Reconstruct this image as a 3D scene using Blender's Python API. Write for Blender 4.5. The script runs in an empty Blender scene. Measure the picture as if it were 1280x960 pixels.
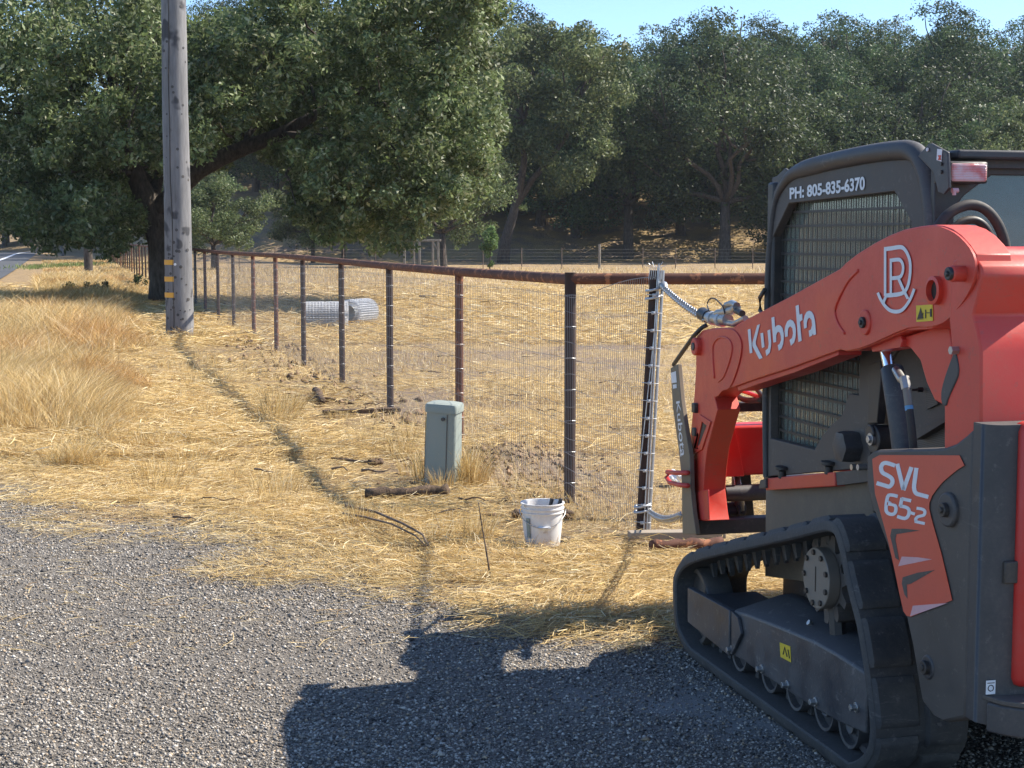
import bpy, bmesh, math, random
import numpy as np
from mathutils import Vector, Matrix
from mathutils.geometry import tessellate_polygon

# ------------------------------------------------------------------ camera, sky, sun
FPX, CH = 1950.0, 1.7
PITCH = math.atan(180 / FPX)
scene = bpy.context.scene
cd = bpy.data.cameras.new('camera'); cam = bpy.data.objects.new('camera', cd)
scene.collection.objects.link(cam); scene.camera = cam
cam.location = (0, 0, CH); cam.rotation_euler = (math.pi / 2 - PITCH, 0, 0)
cd.sensor_width = 36; cd.lens = FPX / 1280 * 36; cd.clip_start = .1; cd.clip_end = 3000

SUN = Vector((.96, .30, 1.0)).normalized()           # towards the sun
w = bpy.data.worlds.new('World'); scene.world = w; w.use_nodes = True
nt = w.node_tree; bg = nt.nodes['Background']
sky = nt.nodes.new('ShaderNodeTexSky'); sky.sky_type = 'NISHITA'; sky.sun_disc = False
sky.sun_elevation = math.asin(SUN.z)
sky.sun_rotation = math.atan2(SUN.x, SUN.y)
sky.air_density = .8; sky.dust_density = .0; sky.ozone_density = 5.0
nt.links.new(sky.outputs[0], bg.inputs[0]); bg.inputs[1].default_value = .125
sd = bpy.data.lights.new('sun', 'SUN'); sd.energy = 5.0; sd.angle = math.radians(.5); sd.color = (1, .93, .82)
so = bpy.data.objects.new('sun', sd); scene.collection.objects.link(so)
so.rotation_euler = (-SUN).to_track_quat('-Z', 'Y').to_euler()
vs = scene.view_settings
vs.view_transform = 'Standard'; vs.look = 'None'; vs.exposure = 1.0; vs.gamma = 1; vs.use_curve_mapping = False
scene.cycles.max_bounces = 6; scene.cycles.transparent_max_bounces = 8
scene.cycles.diffuse_bounces = 3; scene.cycles.glossy_bounces = 3

rng = np.random.default_rng(7); random.seed(7)
COL = scene.collection

# ------------------------------------------------------------------ pixel -> place (photo 1280x960)
def ray(u, v):
    x = (u - 640) / FPX; y = (480 - v) / FPX
    c, s = math.cos(PITCH), math.sin(PITCH)
    return (x, c + y * s, -s + y * c)
def gnd(u, v, z=0.0):
    d = ray(u, v); t = (z - CH) / d[2]; return (d[0] * t, d[1] * t)
def at_y(u, v, Y):
    d = ray(u, v); t = Y / d[1]; return Vector((d[0] * t, Y, CH + d[2] * t))

# machine frame: x = across (to the machine's right), y = forward, z = up
OX, OY = gnd(885, 843)
_b = gnd(1060, 974)
TH = math.atan2(_b[0] - OX, OY - _b[1])
RX = (math.cos(TH), math.sin(TH)); FW = (-math.sin(TH), math.cos(TH))
MW = 1.62
def pl(u, v, w0, k=0.0):
    """ray through the pixel onto the upright machine plane  w = w0 + k*s  -> (w, s, h)"""
    d = ray(u, v)
    ow = -(OX * RX[0] + OY * RX[1]); os_ = -(OX * FW[0] + OY * FW[1])
    dw = d[0] * RX[0] + d[1] * RX[1]; ds = d[0] * FW[0] + d[1] * FW[1]
    t = (w0 + k * os_ - ow) / (dw - k * ds)
    return (ow + dw * t, os_ + ds * t, CH + d[2] * t)
def pls(u, v, s0):
    """ray onto the machine plane s = s0"""
    d = ray(u, v)
    ow = -(OX * RX[0] + OY * RX[1]); os_ = -(OX * FW[0] + OY * FW[1])
    dw = d[0] * RX[0] + d[1] * RX[1]; ds = d[0] * FW[0] + d[1] * FW[1]
    t = (s0 - os_) / ds
    return (ow + dw * t, s0, CH + d[2] * t)

# ------------------------------------------------------------------ materials
def new_mat(name):
    m = bpy.data.materials.new(name); m.use_nodes = True
    return m, m.node_tree, m.node_tree.nodes['Principled BSDF']
def ramp(nt, stops):
    r = nt.nodes.new('ShaderNodeValToRGB'); e = r.color_ramp.elements
    while len(e) < len(stops): e.new(.5)
    for el, (p, c) in zip(e, stops):
        el.position = p; el.color = (c[0], c[1], c[2], 1) if not isinstance(c, (int, float)) else (c, c, c, 1)
    return r
def noise(nt, scale, detail=6, rough=.6, coord='Object', mapping=None):
    tc = nt.nodes.new('ShaderNodeTexCoord'); n = nt.nodes.new('ShaderNodeTexNoise')
    n.inputs['Scale'].default_value = scale; n.inputs['Detail'].default_value = detail; n.inputs['Roughness'].default_value = rough
    if mapping:
        mp = nt.nodes.new('ShaderNodeMapping'); mp.inputs['Scale'].default_value = mapping
        nt.links.new(tc.outputs[coord], mp.inputs[0]); nt.links.new(mp.outputs[0], n.inputs[0])
    else: nt.links.new(tc.outputs[coord], n.inputs[0])
    return n
def mixc(nt, fac, a, b):
    m = nt.nodes.new('ShaderNodeMix'); m.data_type = 'RGBA'
    for sock, v in ((m.inputs[0], fac), (m.inputs[6], a), (m.inputs[7], b)):
        if hasattr(v, 'is_output') or isinstance(v, bpy.types.NodeSocket): nt.links.new(v, sock)
        elif isinstance(v, tuple): sock.default_value = (*v, 1)
        else: sock.default_value = v
    return m.outputs[2]
def bump(nt, bsdf, h, strength=.3, dist=.01):
    b = nt.nodes.new('ShaderNodeBump'); b.inputs['Strength'].default_value = strength; b.inputs['Distance'].default_value = dist
    nt.links.new(h, b.inputs['Height']); nt.links.new(b.outputs[0], bsdf.inputs['Normal'])
DUST = (.30, .23, .16)
def painted(name, col, rough=.4, metal=0.0, dust=.35, dscale=6, dcol=DUST, spot=None, bmp=0, bscale=200, scratch=None):
    """a surface with its own colour, patchy dust and fine scratches"""
    m, nt, b = new_mat(name)
    n1 = noise(nt, dscale, 8, .68); r1 = ramp(nt, [(.36, 0.0), (.64, 1.0)])
    nt.links.new(n1.outputs[0], r1.inputs[0])
    n2 = noise(nt, 90, 4, .7); r2 = ramp(nt, [(.45, .5), (.7, 1.0)])
    nt.links.new(n2.outputs[0], r2.inputs[0])
    mul = nt.nodes.new('ShaderNodeMath'); mul.operation = 'MULTIPLY'
    nt.links.new(r1.outputs[0], mul.inputs[0]); nt.links.new(r2.outputs[0], mul.inputs[1])
    mu = nt.nodes.new('ShaderNodeMath'); mu.operation = 'MULTIPLY'; mu.inputs[1].default_value = dust
    if dust > .35 and metal < .5:                                # settled dust on upward faces
        ge = nt.nodes.new('ShaderNodeNewGeometry'); sp = nt.nodes.new('ShaderNodeSeparateXYZ'); nt.links.new(ge.outputs['Normal'], sp.inputs[0])
        up = nt.nodes.new('ShaderNodeMapRange'); up.inputs[1].default_value = .35; up.inputs[2].default_value = .95; nt.links.new(sp.outputs[2], up.inputs[0])
        um = nt.nodes.new('ShaderNodeMath'); um.operation = 'MULTIPLY'; nt.links.new(up.outputs[0], um.inputs[0]); nt.links.new(r2.outputs[0], um.inputs[1])
        mm = nt.nodes.new('ShaderNodeMath'); mm.operation = 'MAXIMUM'; nt.links.new(um.outputs[0], mm.inputs[0]); nt.links.new(mul.outputs[0], mm.inputs[1]); mul = mm
    nt.links.new(mul.outputs[0], mu.inputs[0])
    c = mixc(nt, mu.outputs[0], col, dcol)
    if spot:
        n3 = noise(nt, spot[1], 5, .6); r3 = ramp(nt, [(spot[2], 0.0), (spot[2] + .06, 1.0)])
        nt.links.new(n3.outputs[0], r3.inputs[0]); c = mixc(nt, r3.outputs[0], c, spot[0])
    nt.links.new(c, b.inputs['Base Color'])
    ra = nt.nodes.new('ShaderNodeMapRange'); ra.inputs[3].default_value = rough; ra.inputs[4].default_value = min(1, rough + .35)
    nt.links.new(mul.outputs[0], ra.inputs[0]); nt.links.new(ra.outputs[0], b.inputs['Roughness'])
    b.inputs['Metallic'].default_value = metal
    if scratch:
        ns = noise(nt, 5, 7, .8, mapping=(1, 1.2, 9)); rs = ramp(nt, [(.60, 0.0), (.66, 1.0)]); nt.links.new(ns.outputs[0], rs.inputs[0])
        n5 = noise(nt, 26, 6, .75); r5 = ramp(nt, [(.60, 0.0), (.64, 1.0)]); nt.links.new(n5.outputs[0], r5.inputs[0])
        mx = nt.nodes.new('ShaderNodeMath'); mx.operation = 'MAXIMUM'; nt.links.new(rs.outputs[0], mx.inputs[0]); nt.links.new(r5.outputs[0], mx.inputs[1])
        ms = nt.nodes.new('ShaderNodeMath'); ms.operation = 'MULTIPLY'; ms.inputs[1].default_value = .45; nt.links.new(mx.outputs[0], ms.inputs[0])
        nt.links.new(mixc(nt, ms.outputs[0], c, scratch), b.inputs['Base Color'])
    if bmp:
        n4 = noise(nt, bscale, 5, .7); bump(nt, b, n4.outputs[0], bmp, .004)
    return m
M = {}
M['red'] = painted('red_paint', (.62, .042, .022), .34, 0, .38, 3.5, (.42, .16, .11), bmp=.08, scratch=(.34, .10, .07))
M['red_in'] = painted('red_paint_inner', (.55, .025, .02), .33, 0, .2, 5)
M['dark'] = painted('charcoal_paint', (.032, .034, .039), .42, 0, .40, 3, (.20, .17, .14), bmp=.12, bscale=260, scratch=(.13, .12, .11))
M['dark2'] = painted('grey_brown_paint', (.05, .047, .045), .5, 0, .5, 3, (.20, .16, .125), bmp=.1, scratch=(.15, .13, .11))
M['black'] = painted('black_steel', (.02, .02, .021), .4, 0, .25, 6)
M['chassis'] = painted('dusty_chassis_paint', (.10, .085, .065), .6, 0, .8, 2.5)
M['frame'] = painted('worn_frame_steel', (.045, .048, .056), .36, .2, .5, 5, (.20, .19, .18), bmp=.3, bscale=60, scratch=(.24, .23, .22))
M['rubber'] = painted('track_rubber', (.030, .032, .036), .62, 0, .8, 6, (.13, .12, .105), bmp=.7, bscale=60, scratch=(.15, .14, .13))
M['rubber_in'] = painted('hose_rubber', (.016, .016, .017), .55, 0, .2, 8)
M['steel'] = painted('zinc_steel', (.46, .46, .45), .32, .9, .35, 12)
M['chrome'] = painted('chrome_rod', (.85, .86, .88), .08, 1.0, .0)
M['galv'] = painted('galvanised_wire', (.52, .53, .54), .4, .7, .2, 20)
M['wire'] = painted('fence_wire', (.34, .33, .32), .5, .4, .2, 20)
M['white'] = painted('white_decal', (.70, .72, .74), .45, 0, .15, 20)
M['yellow'] = painted('yellow_label', (.72, .52, .03), .5, 0, .15, 20)
M['decal_red'] = painted('red_decal', (.60, .075, .04), .35, 0, .35, 5, (.42, .18, .12))
M['pink'] = painted('pale_decal', (.62, .36, .38), .45, 0, .2, 20)
M['rust'] = painted('rusty_pipe', (.13, .048, .026), .8, 0, .8, 7, (.04, .02, .015), spot=((.30, .12, .055), 14, .56), bmp=.3, bscale=60)
M['rust_dark'] = painted('dark_rusty_pipe', (.035, .019, .014), .75, 0, .35, 10, (.12, .05, .03), bmp=.3, bscale=60)
M['pedestal'] = painted('grey_green_plastic', (.23, .275, .25), .55, 0, .5, 5, (.34, .33, .28), bmp=.1)
M['bucket'] = painted('dirty_white_plastic', (.72, .71, .69), .42, 0, .4, 9, (.45, .36, .27), spot=((.45, .38, .30), 16, .62))
M['orange_tag'] = painted('orange_band', (.75, .38, .05), .6, 0, .1)
M['sage'] = painted('screw_black', (.01, .01, .01), .5)
M['cardboard'] = painted('pale_timber', (.30, .25, .19), .8, 0, .4, 12, bmp=.4)

def glass_mat():
    m, nt, b = new_mat('tinted_glass')
    out = nt.nodes['Material Output']
    tr = nt.nodes.new('ShaderNodeBsdfTransparent'); tr.inputs[0].default_value = (.62, .72, .72, 1)
    gl = nt.nodes.new('ShaderNodeBsdfGlossy'); gl.inputs['Roughness'].default_value = .03
    fr = nt.nodes.new('ShaderNodeFresnel'); fr.inputs[0].default_value = 1.7
    mx = nt.nodes.new('ShaderNodeMixShader')
    nt.links.new(fr.outputs[0], mx.inputs[0]); nt.links.new(tr.outputs[0], mx.inputs[1]); nt.links.new(gl.outputs[0], mx.inputs[2])
    nt.links.new(mx.outputs[0], out.inputs[0]); return m
M['glass'] = glass_mat()
def sheen_glass(tc, dc, f):  # diffuse layer paints a reflected sheen into the glass colour
    m = M['glass'].copy(); m.name = 'painted_sheen_glass'; nt = m.node_tree
    for n in nt.nodes:
        if n.type == 'BSDF_TRANSPARENT': n.inputs[0].default_value = tc
    last = nt.nodes['Material Output'].inputs[0].links[0].from_socket
    d = nt.nodes.new('ShaderNodeBsdfDiffuse'); d.inputs[0].default_value = dc; mx = nt.nodes.new('ShaderNodeMixShader'); mx.inputs[0].default_value = f
    nt.links.new(last, mx.inputs[1]); nt.links.new(d.outputs[0], mx.inputs[2]); nt.links.new(mx.outputs[0], nt.nodes['Material Output'].inputs[0]); return m
M['sheen_glass'] = sheen_glass((.42, .54, .62, 1), (.16, .28, .40, 1), .28)  # rear pane: blue diffuse colour stands in for reflected sky
M['side_glass'] = sheen_glass((.88, .94, .92, 1), (.66, .72, .64, 1), .13)  # near side pane: milky green diffuse stands in for bright reflections
M['clear_glass'] = sheen_glass((.93, .96, .95, 1), (.75, .80, .74, 1), .04)
def lens_mat():
    m, nt, b = new_mat('lamp_lens')
    n = noise(nt, 14, 3, .5); r = ramp(nt, [(.48, (.66, .50, .50)), (.68, (.58, .10, .08))])
    nt.links.new(n.outputs[0], r.inputs[0]); nt.links.new(r.outputs[0], b.inputs['Base Color'])
    wv = nt.nodes.new('ShaderNodeTexWave'); wv.bands_direction = 'Z'; wv.inputs['Scale'].default_value = 60
    tc = nt.nodes.new('ShaderNodeTexCoord'); nt.links.new(tc.outputs['Object'], wv.inputs[0]); bump(nt, b, wv.outputs[0], .5, .004)
    b.inputs['Roughness'].default_value = .12; return m
M['lens'] = lens_mat()
def grille_mat():
    m, nt, b = new_mat('perforated_grille')
    tc = nt.nodes.new('ShaderNodeTexCoord'); v = nt.nodes.new('ShaderNodeTexVoronoi'); v.inputs['Scale'].default_value = 140
    v.inputs['Randomness'].default_value = 0
    nt.links.new(tc.outputs['Object'], v.inputs[0]); r = ramp(nt, [(.28, .004), (.4, .06)])
    nt.links.new(v.outputs['Distance'], r.inputs[0]); nt.links.new(r.outputs[0], b.inputs['Base Color'])
    return m
M['grille'] = grille_mat()
def pole_mat():
    m, nt, b = new_mat('weathered_pole_wood')
    n1 = noise(nt, 2.2, 8, .65, mapping=(3, 3, .5)); r1 = ramp(nt, [(.3, (.13, .128, .13)), (.7, (.24, .235, .235))])
    nt.links.new(n1.outputs[0], r1.inputs[0])
    n2 = noise(nt, 3.4, 2, .4, mapping=(1, 1, .9)); r2 = ramp(nt, [(.60, 0.0), (.66, 1.0)])
    nt.links.new(n2.outputs[0], r2.inputs[0])
    c = mixc(nt, r2.outputs[0], r1.outputs[0], (.06, .06, .065))
    n3 = noise(nt, 30, 4, .6, mapping=(1, 1, .12)); r3 = ramp(nt, [(.3, .75), (.6, 1.0)]); nt.links.new(n3.outputs[0], r3.inputs[0])
    mm = nt.nodes.new('ShaderNodeMix'); mm.data_type = 'RGBA'; mm.blend_type = 'MULTIPLY'; mm.inputs[0].default_value = 1
    nt.links.new(c, mm.inputs[6]); nt.links.new(r3.outputs[0], mm.inputs[7])
    nt.links.new(mm.outputs[2], b.inputs['Base Color']); b.inputs['Roughness'].default_value = .85
    bump(nt, b, n1.outputs[0], .5, .02); return m
M['pole'] = pole_mat(); M['scar'] = painted('knot_wood', (.06, .06, .062), .9, 0, .2)
def bark_mat(name, a, c):
    m, nt, b = new_mat(name)
    n = noise(nt, 6, 8, .7, mapping=(2, 2, .6)); r = ramp(nt, [(.35, a), (.68, c)])
    nt.links.new(n.outputs[0], r.inputs[0]); nt.links.new(r.outputs[0], b.inputs['Base Color'])
    b.inputs['Roughness'].default_value = .95; bump(nt, b, n.outputs[0], .9, .06); return m
M['bark'] = bark_mat('oak_bark', (.035, .026, .02), (.13, .105, .085))
M['bark_grey'] = bark_mat('grey_bark', (.07, .06, .05), (.24, .21, .18))
M['log'] = bark_mat('rotten_timber', (.05, .032, .02), (.20, .13, .08))
M['dead'] = bark_mat('dead_twig', (.09, .06, .045), (.26, .2, .15))
M['post_wood'] = bark_mat('old_post_wood', (.18, .15, .12), (.34, .3, .24))

def attr_mat(name, transl=.25, rough=.7, spec=.2):
    """colour from the blades' own tint attribute"""
    m, nt, b = new_mat(name)
    at = nt.nodes.new('ShaderNodeAttribute'); at.attribute_name = 'tint'
    nt.links.new(at.outputs['Color'], b.inputs['Base Color']); b.inputs['Roughness'].default_value = rough
    b.inputs['Specular IOR Level'].default_value = spec
    if transl:
        t = nt.nodes.new('ShaderNodeBsdfTranslucent'); nt.links.new(at.outputs['Color'], t.inputs[0])
        mx = nt.nodes.new('ShaderNodeMixShader'); mx.inputs[0].default_value = transl
        nt.links.new(b.outputs[0], mx.inputs[1]); nt.links.new(t.outputs[0], mx.inputs[2])
        nt.links.new(mx.outputs[0], nt.nodes['Material Output'].inputs[0])
    return m
M['straw'] = attr_mat('dry_straw', .3)
M['stone'] = attr_mat('gravel_stone', 0, .8, .3)
M['leaf'] = attr_mat('oak_leaf', .40, .5, .3)
def per_tree(m):
    nt = m.node_tree; at = [n for n in nt.nodes if n.type == 'ATTRIBUTE'][0]; oi = nt.nodes.new('ShaderNodeObjectInfo')
    hs = nt.nodes.new('ShaderNodeHueSaturation'); a = nt.nodes.new('ShaderNodeMapRange'); a.inputs[3].default_value = .78; a.inputs[4].default_value = 1.35
    h = nt.nodes.new('ShaderNodeMapRange'); h.inputs[3].default_value = .475; h.inputs[4].default_value = .515
    mu = nt.nodes.new('ShaderNodeMath'); mu.operation = 'FRACT'; m2 = nt.nodes.new('ShaderNodeMath'); m2.operation = 'MULTIPLY'; m2.inputs[1].default_value = 7.13
    nt.links.new(oi.outputs['Random'], m2.inputs[0]); nt.links.new(m2.outputs[0], mu.inputs[0]); nt.links.new(mu.outputs[0], h.inputs[0]); nt.links.new(oi.outputs['Random'], a.inputs[0])
    tg = [l.to_socket for l in at.outputs['Color'].links]
    nt.links.new(at.outputs['Color'], hs.inputs['Color']); nt.links.new(a.outputs[0], hs.inputs['Value']); nt.links.new(h.outputs[0], hs.inputs['Hue'])
    for t in tg: nt.links.new(hs.outputs[0], t)
per_tree(M['leaf'])

def ground_mat():
    m, nt, b = new_mat('ground_soil')
    at = nt.nodes.new('ShaderNodeAttribute'); at.attribute_name = 'gravel'
    at2 = nt.nodes.new('ShaderNodeAttribute'); at2.attribute_name = 'field'
    # straw-covered soil
    n1 = noise(nt, .5, 8, .65); n2 = noise(nt, 16, 8, .75); n3 = noise(nt, 3.0, 6, .7)
    r1 = ramp(nt, [(.3, (.15, .10, .055)), (.5, (.34, .24, .12)), (.7, (.56, .41, .20))])
    nt.links.new(n2.outputs[0], r1.inputs[0])
    r3 = ramp(nt, [(.38, 0.0), (.62, 1.0)]); nt.links.new(n3.outputs[0], r3.inputs[0])
    rb = ramp(nt, [(.3, (.10, .07, .045)), (.7, (.30, .21, .125))]); nt.links.new(n2.outputs[0], rb.inputs[0])
    c1 = mixc(nt, r3.outputs[0], rb.outputs[0], r1.outputs[0])
    # field beyond the fence: barer pinkish soil with pale straw; far part paler gold
    rf = ramp(nt, [(.32, (.10, .072, .055)), (.5, (.23, .17, .12)), (.70, (.42, .32, .21))]); nt.links.new(n2.outputs[0], rf.inputs[0])
    r4 = ramp(nt, [(.42, 0.0), (.56, 1.0)]); nt.links.new(n1.outputs[0], r4.inputs[0])
    cf = mixc(nt, r4.outputs[0], rf.outputs[0], r1.outputs[0])
    c2 = mixc(nt, at2.outputs['Fac'], c1, cf)
    # gravel
    ng = noise(nt, 75, 4, .7); rg = ramp(nt, [(.3, (.05, .046, .041)), (.5, (.17, .152, .13)), (.66, (.34, .305, .26))])
    nt.links.new(ng.outputs[0], rg.inputs[0])
    nj = noise(nt, 9, 5, .7); ad = nt.nodes.new('ShaderNodeMath'); ad.operation = 'ADD'
    sc = nt.nodes.new('ShaderNodeMath'); sc.operation = 'MULTIPLY_ADD'; sc.inputs[1].default_value = .9; sc.inputs[2].default_value = -.45
    nt.links.new(nj.outputs[0], sc.inputs[0]); nt.links.new(at.outputs['Fac'], ad.inputs[0]); nt.links.new(sc.outputs[0], ad.inputs[1])
    rr = ramp(nt, [(.42, 0.0), (.58, 1.0)]); nt.links.new(ad.outputs[0], rr.inputs[0])
    at3 = nt.nodes.new('ShaderNodeAttribute'); at3.attribute_name = 'dusty'
    c3 = mixc(nt, rr.outputs[0], c2, mixc(nt, at3.outputs['Fac'], rg.outputs[0], (.30, .29, .27)))
    nt.links.new(c3, b.inputs['Base Color']); b.inputs['Roughness'].default_value = .95; b.inputs['Specular IOR Level'].default_value = .15
    bump(nt, b, n2.outputs[0], .9, .03)
    return m
M['ground'] = ground_mat()
def asphalt_mat():
    m, nt, b = new_mat('road_asphalt')
    n = noise(nt, 3, 8, .7); r = ramp(nt, [(.3, .05), (.7, .085)]); nt.links.new(n.outputs[0], r.inputs[0])
    nt.links.new(r.outputs[0], b.inputs['Base Color']); b.inputs['Roughness'].default_value = .8; return m
M['asphalt'] = asphalt_mat()

# ------------------------------------------------------------------ mesh helpers
def tag(o, label=None, cat=None, group=None, kind=None):
    if label: o['label'] = label
    if cat: o['category'] = cat
    if group: o['group'] = group
    if kind: o['kind'] = kind
    return o
def empty(name, loc=(0, 0, 0), rz=0.0):
    o = bpy.data.objects.new(name, None); COL.objects.link(o); o.location = loc; o.rotation_euler = (0, 0, rz)
    o.empty_display_size = .2; return o
class MB:
    def __init__(s): s.v = []; s.f = []
    def add(s, vs, fs):
        n = len(s.v); s.v += [tuple(p) for p in vs]; s.f += [tuple(i + n for i in f) for f in fs]; return s
    def box(s, x0, x1, y0, y1, z0, z1, T=None):
        vs = [Vector((x, y, z)) for z in (z0, z1) for (x, y) in ((x0, y0), (x1, y0), (x1, y1), (x0, y1))]
        if T: vs = [T @ p for p in vs]
        return s.add(vs, [(3, 2, 1, 0), (4, 5, 6, 7), (0, 1, 5, 4), (1, 2, 6, 5), (2, 3, 7, 6), (3, 0, 4, 7)])
    def prism(s, pts, vec):
        """closed 3-D outline extruded along vec"""
        pts = [Vector(p) for p in pts]; vec = Vector(vec); n = len(pts)
        tris = tessellate_polygon([pts])
        fs = [tuple(t) for t in tris] + [tuple(i + n for i in reversed(t)) for t in tris]
        fs += [(i, (i + 1) % n, (i + 1) % n + n, i + n) for i in range(n)]
        return s.add(pts + [p + vec for p in pts], fs)
    def plate_hole(s, outer, hole, vec):
        o = [Vector(p) for p in outer]; h = [Vector(p) for p in hole]; vec = Vector(vec)
        allp = o + h; n = len(allp); tris = tessellate_polygon([o, h])
        fs = [tuple(t) for t in tris] + [tuple(i + n for i in reversed(t)) for t in tris]
        a = len(o)
        fs += [(i, (i + 1) % a, (i + 1) % a + n, i + n) for i in range(a)]
        b = len(h); fs += [(a + i, a + (i + 1) % b, a + (i + 1) % b + n, a + i + n) for i in range(b)]
        return s.add(allp + [p + vec for p in allp], fs)
    def tube(s, pts, r, n=10, cap=True, closed=False):
        pts = [Vector(p) for p in pts]; m = len(pts)
        if not hasattr(r, '__len__'): r = [r] * m
        vs = []; up = None
        for i, p in enumerate(pts):
            if closed: d = pts[(i + 1) % m] - pts[i - 1]
            else: d = pts[min(i + 1, m - 1)] - pts[max(i - 1, 0)]
            d.normalize()
            if up is None: up = Vector((0, 0, 1)) if abs(d.z) < .9 else Vector((1, 0, 0))
            a = d.cross(up)
            if a.length < 1e-5: a = d.orthogonal()
            a.normalize(); b = d.cross(a).normalized(); up = -b if False else up
            for k in range(n):
                t = 2 * math.pi * k / n; vs.append(p + (a * math.cos(t) + b * math.sin(t)) * r[i])
        fs = []
        for i in range(m if closed else m - 1):
            j = (i + 1) % m
            for k in range(n): fs.append((i * n + k, i * n + (k + 1) % n, j * n + (k + 1) % n, j * n + k))
        if cap and not closed: fs += [tuple(reversed(range(n))), tuple(range((m - 1) * n, m * n))]
        return s.add(vs, fs)
    def cyl(s, c, axis, r, l, n=24, r2=None):
        c = Vector(c); a = Vector(axis).normalized()
        return s.tube([c, c + a * l], [r, r if r2 is None else r2], n)
    def lathe(s, prof, c=(0, 0, 0), n=28, T=None):
        vs = []
        for (r, z) in prof:
            for k in range(n):
                t = 2 * math.pi * k / n; p = Vector((c[0] + r * math.cos(t), c[1] + r * math.sin(t), c[2] + z)); vs.append(T @ p if T else p)
        fs = [(i * n + k, i * n + (k + 1) % n, (i + 1) * n + (k + 1) % n, (i + 1) * n + k) for i in range(len(prof) - 1) for k in range(n)]
        return s.add(vs, fs)
    def build(s, name, mat, parent=None, bevel=0, smooth=False, mirror=False):
        v = [(MW - p[0], p[1], p[2]) for p in s.v] if mirror else s.v
        me = bpy.data.meshes.new(name); me.from_pydata([tuple(p) for p in v], [], s.f)
        bm = bmesh.new(); bm.from_mesh(me); bmesh.ops.recalc_face_normals(bm, faces=bm.faces); bm.to_mesh(me); bm.free()
        me.materials.append(mat)
        if smooth: me.polygons.foreach_set('use_smooth', [True] * len(me.polygons))
        o = bpy.data.objects.new(name, me); COL.objects.link(o)
        if parent is not None: o.parent = parent
        if bevel:
            b = o.modifiers.new('bevel', 'BEVEL'); b.width = bevel; b.segments = 2; b.limit_method = 'ANGLE'; b.angle_limit = math.radians(35)
            b.harden_normals = False
        if smooth == 'auto' or bevel:
            me.polygons.foreach_set('use_smooth', [True] * len(me.polygons))
            try: me.set_sharp_from_angle(angle=math.radians(40))
            except Exception: pass
        return o
def quad_mesh(name, V, tint, mat, parent=None, nv=4, faces=None):
    """V: (N, nv, 3) polygons, tint: (N,3)"""
    N = len(V); me = bpy.data.meshes.new(name)
    me.vertices.add(N * nv); me.vertices.foreach_set('co', np.ascontiguousarray(V, dtype=np.float32).ravel())
    if faces is None:
        me.loops.add(N * nv); me.loops.foreach_set('vertex_index', np.arange(N * nv, dtype=np.int32))
        me.polygons.add(N); me.polygons.foreach_set('loop_start', np.arange(0, N * nv, nv, dtype=np.int32))
        me.polygons.foreach_set('loop_total', np.full(N, nv, dtype=np.int32))
    else:
        F = np.array(faces, dtype=np.int32); k = F.shape[1]; nf = len(F)
        idx = (F[None] + (np.arange(N, dtype=np.int32) * nv)[:, None, None]).ravel()
        me.loops.add(len(idx)); me.loops.foreach_set('vertex_index', idx)
        me.polygons.add(N * nf); me.polygons.foreach_set('loop_start', np.arange(0, N * nf * k, k, dtype=np.int32))
        me.polygons.foreach_set('loop_total', np.full(N * nf, k, dtype=np.int32))
    me.update(calc_edges=True)
    a = me.color_attributes.new('tint', 'FLOAT_COLOR', 'POINT')
    c = np.ones((N, nv, 4), dtype=np.float32); c[:, :, :3] = tint[:, None, :]
    a.data.foreach_set('color', c.ravel()); me.materials.append(mat)
    o = bpy.data.objects.new(name, me); COL.objects.link(o)
    if parent is not None: o.parent = parent
    return o

# ------------------------------------------------------------------ terrain
def vnoise(x, y, f, seed=0):
    """smooth value noise, 0..1"""
    X = np.asarray(x) * f + 1000.37 + seed * 17.3; Y = np.asarray(y) * f + 1000.91 + seed * 9.7
    xi = np.floor(X).astype(np.int64); yi = np.floor(Y).astype(np.int64); fx = X - xi; fy = Y - yi
    fx = fx * fx * (3 - 2 * fx); fy = fy * fy * (3 - 2 * fy)
    def h(a, b):
        n = (a * 374761393 + b * 668265263 + seed * 2147483) & 0x7fffffff
        n = ((n ^ (n >> 13)) * 1274126177) & 0x7fffffff
        return ((n ^ (n >> 16)) & 0xffff) / 65535.0
    return (h(xi, yi) * (1 - fx) + h(xi + 1, yi) * fx) * (1 - fy) + (h(xi, yi + 1) * (1 - fx) + h(xi + 1, yi + 1) * fx) * fy
def sstep(a, b, x): t = np.clip((x - a) / (b - a), 0, 1); return t * t * (3 - 2 * t)
MOUND = gnd(640, 585)
def gh(x, y):
    x = np.asarray(x, float); y = np.asarray(y, float)
    z = (vnoise(x, y, .35, 1) - .5) * .05 + (vnoise(x, y, 1.7, 2) - .5) * .03 + (vnoise(x, y, 7, 3) - .5) * .012
    near = sstep(7.0, 9.5, y) ; z = z * (.12 + .88 * near)
    z = z + .07 * np.exp(-(((x - MOUND[0] + .1) / .5) ** 2 + ((y - MOUND[1]) / 1.3) ** 2)) * (.5 + vnoise(x, y, 6, 5))
    q = x / np.maximum(y, 1)
    m = sstep(-.27, -.20, q)
    z = z + m * 30 * (1 - np.exp(-np.maximum(y - 118 - 6 * vnoise(x, y, .03, 4), 0) / 95.))
    z = z + sstep(300, 460, y) * 12
    return z
GX = [-60, -12, -3.4, -1.7, -.8, -.1, .7, 3, 60]; GY = [76, 25, 10.4, 8.85, 8.1, 7.5, 7.2, 6.6, 6.6]
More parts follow.
